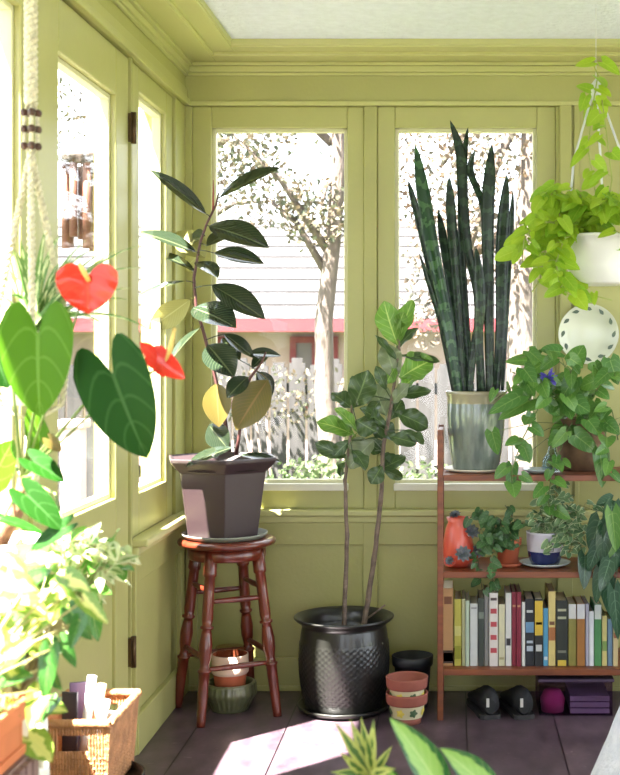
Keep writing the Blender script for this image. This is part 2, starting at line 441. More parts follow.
# ------------------------------------------------------------------ outdoors
GZ = -.6
M_grass = mat('lawn', srgb(80, 92, 50), .9, nscale=5, namp=.4)
m = MB(); m.box(-25, 25, -12, 40, GZ-.1, GZ); struct(m.build('ground', M_grass), 'sunlit yard beyond the windows', 'ground')
m = MB(); m.box(XL-T, XR+T, YF-T, YB+T, GZ, -.151); struct(m.build('foundation', mat('foundation', srgb(150, 145, 130), .9)))
M_fence = mat('weathered_fence', srgb(48, 46, 47), .9, nscale=6, namp=.3, stretch=(3, 3, .4))
fe = thing('picket_fence', 'grey weathered board fence standing across the yard behind the house windows', 'fence', (0, 10, GZ))
m = MB(); x = -4.2
while x < 3.6:
    h = 1.17+R(-.03, .03); m.box(x, x+.125, 10-.012, 10+.012, GZ+.05, h); m.box(x+.02, x+.105, 10-.012, 10+.012, h, h+.04); x += .145
m.build('boards', M_fence, fe)
m = MB(); [m.box(-4.2, 3.7, 10+.012, 10+.06, z, z+.09) for z in (-.35, .3, .95)]; m.build('rail', M_fence, fe)
m = MB(); m.box(-5, 7, -7, 6.6, GZ-.02, GZ+.03); struct(m.build('reflector', mat('pale_reflector', srgb(98, 96, 94), .8, nscale=4, namp=.06)), 'pale patio laid around the sun room to bounce light in', 'reflector')  # ground slab added to bounce sunlight up to the ceiling
# neighbour's house
hs = thing('neighbouring_house', 'pale house with red trimmed eaves and windows beyond the fence', 'house', (-.8, 15, GZ))
M_hw = mat('house_wall', srgb(150, 126, 126), .8, nscale=3, namp=.06); M_red = mat('red_trim', srgb(98, 26, 34), .6)
M_roof = mat('darkened_roof', srgb(62, 60, 62), .8, nscale=8, namp=.08)  # roof colour darkened to offset the very bright outdoor light
m = MB(); m.box(-5.5, 3.6, 14.3, 18, GZ, 1.62); m.build('wall', M_hw, hs)
m = MB()
for k in range(9):
    y0 = 13.9+k*.42; z0 = 1.62+k*.165
    Mx = Matrix.Translation((0, y0, z0)) @ Matrix.Rotation(math.atan2(.165, .42)-.03, 4, 'X')
    m.box(-5.8, 3.9, 0, .47, 0, .03, 0, Mx)
m.build('roof', M_roof, hs)
for k in range(1, 9):
    m = MB(); y0 = 13.9+k*.42; z0 = 1.62+k*.165; m.box(-5.8, 3.9, y0-.03, y0+.0, z0+.0, z0+.035); m.build('roof_batten', mat('dark_batten', srgb(30, 28, 30), .9), hs)
m = MB(); m.box(-5.8, 3.9, 13.86, 13.92, 1.50, 1.64); m.build('fascia', M_red, hs)
def hwin(xa, xb, za, zb):
    m = MB(); y = 14.3; k = .07
    m.box(xa-k, xa, y-.04, y, za-k, zb+k); m.box(xb, xb+k, y-.04, y, za-k, zb+k); m.box(xa, xb, y-.04, y, zb, zb+k); m.box(xa, xb, y-.04, y, za-k, za)
    m.box((xa+xb)/2-.02, (xa+xb)/2+.02, y-.035, y, za, zb)
    f = m.build('window', M_red, hs); m = MB(); m.box(xa, xb, y-.012, y-.004, za, zb); m.build('window_pane', mat('pale_blind', srgb(84, 74, 78), .5), f)
hwin(-1.78, -1.38, .7, 1.38); hwin(.62, .92, .8, 1.45); hwin(-3.1, -2.5, .7, 1.38)

M_bark = mat('bark', srgb(88, 78, 72), .95, nscale=14, namp=.3, bump=1, bscale=30, stretch=(2, 2, .5))
M_canopy = leafmat('tree_leaves', srgb(66, 74, 58), srgb(92, 78, 64), rough=.6, trans=.3)
M_canopy2 = leafmat('brown_tree_leaves', srgb(98, 78, 64), srgb(78, 78, 68), rough=.6, trans=.3)
M_shrub = leafmat('shrub_leaves', srgb(62, 78, 48), srgb(80, 92, 62), rough=.5, trans=.3)
def blob(mb, c, r, n, size, m=0):
    for _ in range(n):
        d = jit(1)
        while d.length > 1: d = jit(1)
        p = V(c)+V((d.x*r[0], d.y*r[1], d.z*r[2]))
        a = jit(1).normalized()*size*R(.6, 1.3)
        mb.leaf(p, p+a, size*R(.45, .7), n=jit(1), shape='card', nu=3, nv=2, fold=.2, m=m)
FINE = .62
def tree(name, label, base, top, r0, blobs, leaf, msize, mleaf, lean=0):
    t = thing(name, label, 'tree', base)
    b = V(base); tp = V(top); m = MB()
    pts = [b.lerp(tp, i/8)+V((math.sin(i*1.3)*.05, 0, 0)) for i in range(9)]; m.tube(pts, [r0*(1-.07*i) for i in range(9)], 10)
    for (c, r, n) in blobs:
        q = b.lerp(tp, R(.55, .9)); mid = q.lerp(V(c), .5)+V((0, 0, .1)); m.tube([q, mid, V(c)], [r0*.4, r0*.25, r0*.1], 6)
    m.build('trunk', M_bark, t)
    m = MB()
    for (c, r, n) in blobs: blob(m, c, r, int(n*2.3), leaf*FINE)
    m.build('foliage', mleaf, t)
    return t
tree('garden_tree', 'tree with a straight trunk rising beside the fence, seen through the left back window', (-.86, 8.6, GZ), (-.82, 8.6, 3.6), .085,
     [((-1.5, 8.4, 2.75), (.5, .4, .35), 420), ((-.9, 8.5, 2.2), (.28, .3, .25), 200), ((-1.3, 8.6, 2.35), (.4, .3, .25), 90), ((-1.6, 8.6, 3.2), (.8, .5, .4), 300), ((-.8, 8.7, 3.0), (.5, .5, .4), 130)], .075, 1, M_canopy)
tree('garden_tree', 'broad tree with thick greyish trunk, seen through the right back window', (.50, 8.2, GZ), (.44, 8.2, 3.8), .14,
     [((-.1, 8.4, 2.5), (.5, .5, .45), 520), ((.1, 8.2, 1.95), (.45, .4, .3), 260), ((-.2, 8.6, 1.6), (.25, .3, .3), 150), ((.3, 8.0, 2.7), (.4, .4, .5), 260)], .07, 1, M_canopy2)
tree('garden_tree', 'slender tree beyond the fence, seen through the top of the left back window', (-2.6, 12, GZ), (-2.4, 12, 3.5), .1,
     [((-2.2, 12, 3.3), (.7, .5, .5), 420), ((-1.7, 12, 2.7), (.4, .4, .3), 130)], .09, 1, M_canopy)
def shrub(label, c, r, n, leaf=.06, mt=M_shrub, grp=None):
    t = thing('shrub', label, 'shrub', (c[0], c[1], GZ), grp)
    m = MB(); blob(m, c, r, int(n*1.8), leaf*.7); m.build('foliage', mt, t)
    m = MB(); [m.tube([V((c[0], c[1], GZ)), V((c[0]+R(-r[0], r[0])*.7, c[1]+R(-.1, .1), c[2]+r[2]*R(0, .7)))], [.02, .006], 5) for _ in range(6)]; m.build('branches', M_bark, t)
shrub('pale green shrub in front of the fence, low behind the small fig tree', (-.85, 8.0, .35), (.42, .25, .3), 700)
shrub('pale shrub in front of the fence at the foot of the right back window', (-.15, 8.2, .3), (.38, .25, .3), 450)
shrub('climber spilling over the fence top behind the rubber plant', (-1.35, 9.8, .95), (.75, .12, .22), 260, .06, M_canopy)
shrub('sparse shrub low behind the hexagonal pot', (-1.7, 8.6, .35), (.35, .25, .3), 260, .06, M_canopy)
# things beyond the left windows
po = thing('porch_post', 'pale pink porch post outside the door pane', 'post', (-2.2, 7.35, GZ))
m = MB(); m.box(-2.26, -2.14, 7.29, 7.41, GZ, .85); m.build('shaft', mat('pale_pink_paint', srgb(214, 186, 184), .7), po, bevel=.01)
m = MB(); m.box(-2.28, -2.12, 7.27, 7.43, .85, .9); m.build('cap', mat('pale_pink_cap', srgb(206, 176, 176), .7), po, bevel=.01)
tree('garden_tree', 'dark trunked tree outside the upper door pane', (-3.5, 10.3, GZ), (-3.45, 10.3, 3.9), .13,
     [((-3.3, 10.2, 3.2), (.35, .4, .5), 160), ((-3.6, 10.4, 2.6), (.3, .4, .4), 80)], .08, 1, M_canopy)
# bamboo wind chime
wc = thing('wind_chime', 'wooden wind chime with domed cap hanging outside the door pane', 'wind chime', (-1.6, 5.42, 1.72))
M_wood_o = mat('orange_wood', srgb(96, 58, 42), .6, nscale=12, namp=.2, stretch=(3, 3, .5))
c = P(81, 160, 5.42)
m = MB(); m.lathe([(.004, .10), (.03, .085), (.07, .055), (.095, .02), (.1, 0), (.085, -.004), (.03, 0.0)], c, 24); m.build('cap', mat('grey_cap', srgb(70, 60, 54), .7, nscale=12), wc)
for k in range(7):
    a = k*2*PI/7; p = c+V((.062*math.cos(a), .062*math.sin(a), -.02)); l = .34+.03*math.sin(k*2.2)
    m = MB(); m.tube([p, p-V((0, 0, l))], .017, 10); m.tube([p+V((0, 0, .03)), p], .002, 4); m.build('chime_tube', M_wood_o, wc)
m = MB(); m.tube([c+V((0, 0, .09)), c+V((0, 0, .95))], .003, 5); m.build('cord', mat('dark_cord', srgb(70, 60, 50), .8), wc)
m = MB(); m.lathe([(.03, -.2), (.034, -.19), (.03, -.17)], c, 16); m.tube([c, c-V((0, 0, .18))], .002, 4); m.build('striker', M_wood_o, wc)
gb_ = thing('eave_bracket', 'dark bracket arm outside from which the wind chime hangs', 'bracket', (-1.16, 5.42, 2.6))
m = MB(); m.tube([V((XL-T-.0, 5.0, 2.5)), V((c.x, 5.42, c.z+.95))], .012, 6); m.build('arm', M_hinge, gb_)

# ------------------------------------------------------------------ stool
M_stool = mat('red_brown_varnish', srgb(112, 46, 28), .28, nscale=9, col2=srgb(78, 28, 18), stretch=(4, 4, .6), coat=.4)
SC = V((-.82, 4.585, 0))
st = thing('wooden_stool', 'round red-brown wooden stool with turned legs, standing in the corner', 'stool', SC)
m = MB(); m.lathe([(.02, .598), (.13, .598), (.158, .6), (.172, .606), (.176, .614), (.172, .622), (.163, .626), (.02, .626)], SC, 56); m.build('seat', M_stool, st)
m = MB(); m.lathe([(.115, .555), (.135, .555), (.14, .56), (.14, .598), (.12, .598)], SC, 48, cap=False)
m.lathe([(.12, .598), (.115, .555)], SC, 48, cap=False); m.build('apron', M_stool, st)
legs = []
for k in range(4):
    a = math.radians(-106.6+90*k); foot = SC+V((.198*math.cos(a), .198*math.sin(a), 0)); top = SC+V((.118*math.cos(a), .118*math.sin(a), .6)); legs.append((foot, top))
    prof = [(0, .0135), (.03, .014), (.22, .0165), (.30, .0175), (.305, .021), (.315, .021), (.32, .016), (.345, .014), (.40, .0195), (.46, .021), (.52, .0165), (.545, .014), (.55, .021), (.562, .021), (.567, .015), (.60, .018), (.76, .017), (.84, .0165), (.85, .021), (.865, .021), (.87, .0205), (1, .0205)]
    m = MB(); m.tube([foot.lerp(top, t) for t, r in prof], [r*1.12 for t, r in prof], 14); m.build('leg', M_stool, st)
    # small floor glide
for k in range(4):
    f0, t0 = legs[k]; f1, t1 = legs[(k+1) % 4]
    for z in ((.42, .19) if k % 2 == 0 else (.455, .225)):
        p = f0.lerp(t0, z/.6); q = f1.lerp(t1, z/.6); m = MB(); m.tube([p, p.lerp(q, .2), p.lerp(q, .5), p.lerp(q, .8), q], [.007, .009, .0105, .009, .007], 10); m.build('rung', M_stool, st)

# saucer on the stool and hexagonal pot with the rubber plant
m = MB(); m.lathe([(.02, .627), (.138, .627), (.152, .640), (.154, .645), (.149, .645), (.1435, .633), (.02, .632)], V((-.828, 4.585, 0)), 40)
tag(m.build('plant_saucer', mat('grey_green_saucer', srgb(132, 136, 124), .4), loc=(-.828, 4.585, .627)), 'grey-green saucer on the stool seat beneath the hexagonal pot', 'saucer')
HC = V((-.838, 4.585, 0))
rp = thing('potted_rubber_plant', 'tall rubber plant with dark glossy leaves in a brown hexagonal pot on the stool', 'potted plant', (HC.x, HC.y, .634))
M_hex = mat('brown_plastic_pot', srgb(62, 48, 51), .38, nscale=6, namp=.08)
m = MB(); K = 1.0
m.lathe([(.135, .634), (.139, .64), (.148, .70), (.160, .79), (.170, .855), (.172, .868), (.180, .874), (.192, .885), (.212, .905), (.214, .918), (.206, .92), (.18, .895), (.165, .87)], HC, 6, a0=math.radians(-76), smooth=False)
m.build('pot', M_hex, rp, bevel=.004)
m = MB(); m.lathe([(.168, .875), (.1, .89), (.01, .892)], HC, 24, a0=math.radians(-76)); m.build('soil', M_soil, rp)
M_rub = leafmat('rubber_leaf', srgb(28, 46, 30), srgb(40, 44, 36), vein=srgb(110, 116, 84), rough=.16, trans=.06, vstr=.55, veins=14, back=srgb(112, 118, 78), coat=.6)
M_rubb = leafmat('rubber_leaf_underside', srgb(160, 158, 96), srgb(120, 112, 60), vein=srgb(190, 185, 130), rough=.4, trans=.35, veins=14)
M_rubo = leafmat('rubber_leaf_olive', srgb(104, 94, 44), srgb(92, 82, 40), vein=srgb(150, 110, 70), rough=.32, trans=.3, veins=14)
M_stem = mat('maroon_stem', srgb(78, 42, 40), .6, nscale=20)
def stemY(py): return 4.585
def path(pts, Y): return [P(a, b, Y) for a, b in pts]
s1 = [(229, 452), (225, 421), (213.5, 369), (207, 345), (203, 330), (196, 307), (194, 278), (197, 260), (201, 240), (207, 223), (216, 205), (219, 192)]
m = MB(); m.tube(path(s1, 4.585), [.009, .008, .007, .0065, .006, .006, .0055, .005, .005, .0045, .004, .003], 8); m.build('stem', M_stem, rp)
m = MB(); m.tube([P(213, 210, 4.585), P(213.5, 180, 4.58)], [.004, .001], 6); m.build('bud', mat('red_bud', srgb(140, 50, 50), .5), rp)
m = MB(); m.tube(path([(236, 455), (239, 437), (243, 400), (250, 378), (262, 362), (266, 352)], 4.57), [.007, .006, .006, .005, .004, .003], 8); m.build('stem', M_stem, rp)
RL = [ # base, tip, width px, tip dy, normal, material
 ((219, 198), (281, 168), 21, -.08, (-.3, -.6, .7), 0), ((206, 214), (150, 170), 17, -.06, (.5, -.6, .6), 0), ((209, 226), (269, 248), 26, -.1, (.0, -.75, .7), 0),
 ((196, 252), (139, 232), 20, -.05, (.2, -.5, .8), 0), ((214, 253), (264, 264), 22, .0, (0, -.6, .8), 0), ((197, 262), (218, 278), 17, -.14, (0, -.3, 1), 0),
 ((195, 272), (150, 251), 13, .1, (0, -.35, 1), 0), ((186, 281), (136, 297), 12, -.05, (0, -.3, .9), 0), ((212, 285), (265, 319), 24, -.06, (.2, -.8, .6), 0),
 ((190, 300), (149, 329), 20, .04, (0, -.9, -.3), 1), ((193, 308), (236, 328), 30, -.12, (0, -.6, .8), 0), ((224, 334), (254, 358), 14, 0, (.5, -.7, .5), 0),
 ((200, 328), (168, 365), 15, -.05, (-.6, -.5, .9), 0), ((208, 345), (234, 377), 27, -.1, (.3, -.9, .3), 0), ((217, 383), (219, 427), 23, -.03, (0, -1, .1), 2),
 ((268, 380), (236, 430), 30, -.03, (-.1, -1, .1), 2), ((248, 377), (227, 398), 17, -.05, (0, -.8, .6), 0), ((248, 354), (281, 356), 15, .03, (0, -.5, .8), 0),
 ((257, 372), (272, 396), 16, .04, (.3, -.8, .4), 0), ((233, 447), (186, 467), 15, -.2, (-.1, -.6, .9), 0), ((209, 425), (228, 449), 20, -.02, (0, -1, .2), 0),
 ((240, 455), (281, 462), 10, -.05, (0, -.5, .9), 0), ((205, 258), (176, 232), 24, .12, (0, -.8, .5), 1), ((240, 360), (222, 338), 14, .1, (0, -.8, .6), 0), ((252, 368), (270, 350), 11, .08, (0, -.7, .6), 0),
 ((200, 255), (186, 268), 16, .1, (0, -.9, .3), 1), ((205, 236), (186, 244), 18, .1, (0, -.8, .5), 0), ((207, 246), (232, 232), 14, .14, (0, -.7, .6), 0), ((238, 420), (250, 396), 16, .1, (.2, -.9, .2), 2)]
def near_on(pts, p, Y):
    best = min(((a-p[0])**2+(b-p[1])**2, (a, b)) for a, b in pts); return P(best[1][0], best[1][1], Y)
dense = []
for i in range(len(s1)-1):
    for k in range(6): dense.append((s1[i][0]+(s1[i+1][0]-s1[i][0])*k/6, s1[i][1]+(s1[i+1][1]-s1[i][1])*k/6))
s2 = [(236, 455), (239, 437), (243, 400), (250, 378), (262, 362), (266, 352)]
for i in range(len(s2)-1):
    for k in range(6): dense.append((s2[i][0]+(s2[i+1][0]-s2[i][0])*k/6, s2[i][1]+(s2[i+1][1]-s2[i][1])*k/6))
for (b, t, wd, dy, nn, mi) in RL:
    m = MB(); B = P(b[0], b[1], 4.585+dy*.15); Tp = P(t[0], t[1], 4.585+dy)
    root = near_on(dense, b, 4.58)
    m.tube([root, root.lerp(B, .5)+V((0, 0, .002)), B], [.0022, .002, .002], 5, 0)
    m.leaf(B, Tp, wd/278*1.25, n=nn, shape='oval', bend=.07*R(.3, 1.2), fold=.28, nu=14, m=0)
    m.build('leaf', [[M_rub, M_rubb, M_rubo][mi]], rp)

# ------------------------------------------------------------------ under the stool
BC = V((-.815, 4.62, 0))
M_green = mat('green_glaze', srgb(96, 98, 70), .3, nscale=20, namp=.3, coat=.4)
m = MB(); prof = [(.02, 0), (.068, 0), (.07, .01)]+[(.07+.026*_sin(PI*(i/16)*.62)**.9, .012+.083*i/16) for i in range(17)]+[(.088, .1), (.08, .1), (.076, .09), (.06, .03), (.02, .02)]
m.lathe(prof, BC, 96, rf=lambda a, z, i: .004*math.sin(a*14+z*60)*math.sin(a*14-z*60+1) if 2 < i < 20 else 0)
tag(m.build('embossed_bowl', M_green, loc=BC), 'green glazed bowl with embossed pattern on the floor under the stool', 'bowl')
M_terra = mat('terracotta', srgb(176, 92, 62), .8, nscale=14, namp=.15)
M_pale = mat('painted_sunlit_rim', srgb(226, 196, 176), .7, nscale=10, namp=.08)  # pale upper part paints the sun on the pot's rim
fp = thing('terracotta_pot', 'terracotta pot with a pale rim coloured as sunlit, sitting in the embossed bowl under the stool', 'flower pot', (BC.x, BC.y, .03))
m = MB(); m.lathe([(.02, .03), (.048, .03), (.06, .13)], BC, 40, cap=False); m.lathe([(.062, .13), (.0665, .135), (.067, .142), (.066, .2), (.062, .2)], BC, 40, m=1, cap=False)
m.lathe([(.062, .2), (.056, .13), (.02, .12)], BC, 40, cap=False); m.build('body', [M_terra, M_pale], fp)
gl = thing('glass_jar', 'clear glass jar standing in the pale rimmed pot under the stool', 'jar', (BC.x, BC.y, .125))
m = MB(); m.lathe([(.01, .126), (.045, .127), (.05, .14), (.053, .225), (.05, .225), (.047, .14), (.01, .13)], BC, 32, cap=False); m.build('body', glassmat('jar_glass', (.9, .88, .84, 1)), gl)

# ------------------------------------------------------------------ large dark urn with the double stemmed fig
UC = V((-.402, 4.62, 0))
M_urn = mat('dark_glaze', srgb(32, 32, 30), .34, nscale=7, namp=.3, coat=.3)
m = MB(); m.lathe([(.02, .0), (.150, .0), (.166, .012), (.170, .022), (.163, .024), (.147, .012), (.02, .01)], UC, 64)
tag(m.build('plant_saucer', M_urn, loc=UC), 'dark glazed saucer on the floor beneath the large dark planter', 'saucer')
fg = thing('potted_fig', 'double stemmed fig tree with bare trunks in a large dark glazed planter on the floor', 'potted plant', (UC.x, UC.y, .012))
prof = [(.02, .012), (.128, .012)]
for i in range(61):
    t = i/60; z = .016+t*.284; r = .138+.020*math.sin(PI*min(1, t*.92))**.8+.008*t; prof.append((r, z))
nb = len(prof)
prof += [(.151, .306), (.160, .316), (.174, .326), (.181, .333), (.181, .338), (.174, .339), (.158, .33), (.146, .312), (.142, .29), (.14, .26)]
def lat(a, z, i):
    if i < 8 or i > nb-12: return 0
    u = a*40; v = z*300
    return (0 if z > .25 else 1)*.0026*(1-min(1, 2.0*min(abs(math.sin((u+v)/2)), abs(math.sin((u-v)/2)))))
m = MB(); m.lathe(prof, UC, 288, rf=lat); m.build('planter', M_urn, fg)
m = MB(); m.lathe([(.143, .27), (.07, .28), (.01, .282)], UC, 32, cap=False); m.face([len(m.v)-1-k for k in range(32)][::-1]); m.build('soil', M_soil, fg)
M_trunk = mat('pale_knotty_trunk', srgb(112, 96, 84), .85, nscale=30, namp=.35, bump=.8, bscale=60)
fy = 4.60
def trunk(pts, r0, r1):
    n = len(pts); m = MB(); q = []
    for i in range(n-1):
        for k in range(8):
            t = k/8; q.append(P(pts[i][0]+(pts[i+1][0]-pts[i][0])*t, pts[i][1]+(pts[i+1][1]-pts[i][1])*t, fy)+jit(.0012))
    q.append(P(*pts[-1], fy)); N_ = len(q)
    m.tube(q, [(r0+(r1-r0)*i/N_)*(1+.12*(i % 4 == 0)) for i in range(N_)], 8); m.build('trunk', M_trunk, fg)
trunk([(344, 630), (347, 535), (345, 480), (350, 440), (352, 405)], .0085, .004)
trunk([(363, 630), (374, 560), (381, 500), (383, 450), (392, 400), (399, 350), (398, 330)], .010, .004)
m = MB(); m.tube([P(368, 618, fy-.01), P(385, 605, fy-.04)], [.004, .003], 6); m.build('twig', M_trunk, fg)
M_fig = leafmat('fig_leaf_dark', srgb(44, 62, 34), srgb(62, 84, 44), vein=srgb(120, 140, 90), rough=.3, trans=.12, coat=.2, vstr=.6, veins=6)
M_figl = leafmat('fig_leaf_bright', srgb(128, 160, 62), srgb(100, 140, 60), vein=srgb(190, 205, 120), rough=.3, trans=.45, vstr=.6, veins=6, coat=.15)
M_figg = leafmat('fig_leaf_grey', srgb(104, 122, 96), srgb(116, 124, 92), vein=srgb(150, 165, 120), rough=.3, trans=.25, vstr=.5, veins=6, coat=.3)
FL = [((398, 346), (384, 301), 26, 1), ((399, 342), (413, 300), 20, 1), ((400, 378), (433, 360), 32, 1), ((396, 380), (384, 343), 24, 2), ((398, 362), (375, 335), 10, 0),
 ((354, 408), (368, 370), 28, 0), ((354, 410), (331, 393), 20, 0), ((356, 436), (316, 422), 20, 1), ((358, 432), (335, 408), 14, 1), ((348, 458), (315, 443), 16, 0),
 ((386, 416), (372, 384), 26, 2), ((386, 426), (360, 408), 16, 0), ((394, 412), (428, 428), 22, 0), ((388, 436), (417, 444), 16, 0), ((374, 440), (349, 468), 28, 2),
 ((375, 472), (406, 457), 16, 0), ((382, 466), (371, 484), 18, 0), ((382, 468), (403, 478), 11, 0), ((392, 396), (431, 391), 14, 0), ((396, 350), (418, 328), 12, 0),
 ((360, 404), (352, 376), 14, 0), ((398, 356), (440, 362), 12, 0), ((370, 420), (395, 440), 20, 0), ((362, 440), (382, 452), 18, 0), ((352, 450), (366, 470), 16, 0),
 ((390, 420), (402, 400), 16, 0), ((380, 400), (368, 420), 18, 0), ((350, 440), (334, 456), 14, 0), ((392, 404), (410, 384), 16, 2), ((398, 392), (418, 376), 16, 1), ((386, 390), (376, 366), 12, 0),
 ((366, 452), (352, 440), 18, 2), ((382, 440), (370, 424), 20, 0), ((350, 424), (336, 432), 18, 1), ((374, 396), (356, 388), 20, 0), ((380, 455), (396, 466), 16, 0), ((396, 366), (386, 384), 16, 1),
 ((404, 430), (424, 444), 14, 0), ((346, 462), (340, 476), 12, 0), ((356, 420), (376, 432), 22, 0), ((396, 330), (404, 312), 14, 1)]
for (b, t, wd, mi) in FL:
    m = MB(); dy = R(-.07, .07); dd = V((b[0], b[1]))
    trk = [(350, 440), (352, 405), (346, 470), (383, 450), (387, 430), (392, 400), (396, 372), (399, 350), (398, 335), (381, 480)]
    rt = min(trk, key=lambda q: (q[0]-b[0])**2+(q[1]-b[1])**2)
    B = P(b[0], b[1], fy+dy*.4); m.tube([P(rt[0], rt[1], fy), B], [.002, .0018], 5)
    m.leaf(B, P(t[0], t[1], fy+dy), wd/276*1.02, n=(R(-.5, .5), -.8, R(.2, .9)), shape='fig', bend=R(.0, .2), fold=.3, nu=12, wave=.09)
    m.build('leaf', [M_fig, M_figl, M_figg][mi], fg)

# ------------------------------------------------------------------ painted pots by the shelf
M_terra2 = mat('dusty_terracotta', srgb(142, 80, 66), .8, nscale=16, namp=.12)
M_cream = mat('cream_painted_band', srgb(202, 192, 156), .6, nscale=14, namp=.06)
M_fy = mat('yellow_flower_paint', srgb(214, 196, 84), .6); M_fgp = mat('green_flower_paint', srgb(70, 92, 62), .6)
PC = V((-.168, 4.455, 0))
def painted_pot(label, z0):
    t = thing('painted_pot', label, 'flower pot', (PC.x, PC.y, z0), 'stacked painted terracotta pots')
    m = MB(); m.lathe([(.02, z0), (.048, z0), (.052, z0+.022)], PC, 40); m.lathe([(.054, z0+.022), (.062, z0+.066)], PC, 40, m=1, cap=False)
    m.lathe([(.062, z0+.066), (.069, z0+.068), (.072, z0+.074), (.073, z0+.1), (.074, z0+.105), (.069, z0+.106), (.066, z0+.1), (.05, z0+.02), (.02, z0+.015)], PC, 40, cap=False)
    m.build('body', [M_terra2, M_cream], t)
    for k in range(8):
        a = k*2*PI/8-1.93; r = .0585; c = PC+V((r*math.cos(a), r*math.sin(a), z0+.044)); nn = V((math.cos(a), math.sin(a), -.2)).normalized()
        sd_ = V((-math.sin(a), math.cos(a), 0)); up = sd_.cross(nn); m = MB(); b0 = 0
        m.v.append(c+nn*.003); 
        for j in range(20):
            q = j*2*PI/20; rr = .0135*(1+.22*math.cos(5*q)); m.v.append(c+nn*.0012+(sd_*math.cos(q)+up*math.sin(q))*rr)
        for j in range(20): m.face((0, 1+j, 1+(j+1) % 20))
        m.build('painted_flower', M_fy if k % 2 == 0 else M_fgp, t)
    return t
painted_pot('lower of two stacked pots, cream band painted with yellow and green flowers', 0)
painted_pot('upper terracotta pot nested in the flower painted pot beside the shelf post', .055)
bp_ = thing('black_pot', 'black plastic pot on the floor behind the painted terracotta pots', 'flower pot', (-.155, 4.66, 0))
m = MB(); m.lathe([(.02, 0), (.055, 0), (.066, .15), (.074, .152), (.076, .185), (.07, .187), (.055, .03), (.02, .02)], V((-.155, 4.66, 0)), 36); m.build('body', mat('black_plastic', srgb(30, 32, 36), .5), bp_)

# ------------------------------------------------------------------ shelf
M_shelf = mat('reddish_wood', srgb(132, 72, 40), .42, nscale=7, col2=srgb(88, 44, 26), stretch=(.6, 5, 5))
SX0, SX1, SY0, SY1 = -.062, .80, 4.47, 4.80
sh = thing('plant_shelf', 'open reddish wooden shelf unit holding plants and books against the back wall', 'shelf', (SX0, SY0, 0))
for (x, y, zt) in ((SX0, SY0, 1.02), (SX0, SY1-.02, 1.02), (SX1-.022, SY0, 1.02), (SX1-.022, SY1-.02, 1.02)):
    m = MB(); m.box(x, x+.021, y, y+.02, 0, zt); m.build('post', M_shelf, sh, bevel=.003)
for z in (.84, .5, .158):
    m = MB(); m.box(SX0+.021, SX1-.022, SY0+.003, SY1-.003, z, z+.021); m.build('shelf_board', M_shelf, sh, bevel=.002)
for x in (SX0, SX1-.022):
    for z in (.985, .06):
        m = MB(); m.box(x+.002, x+.019, SY0+.02, SY1-.02, z, z+.028); m.build('side_rail', M_shelf, sh, bevel=.002)
Z1, Z2, Z3 = .861, .521, .179

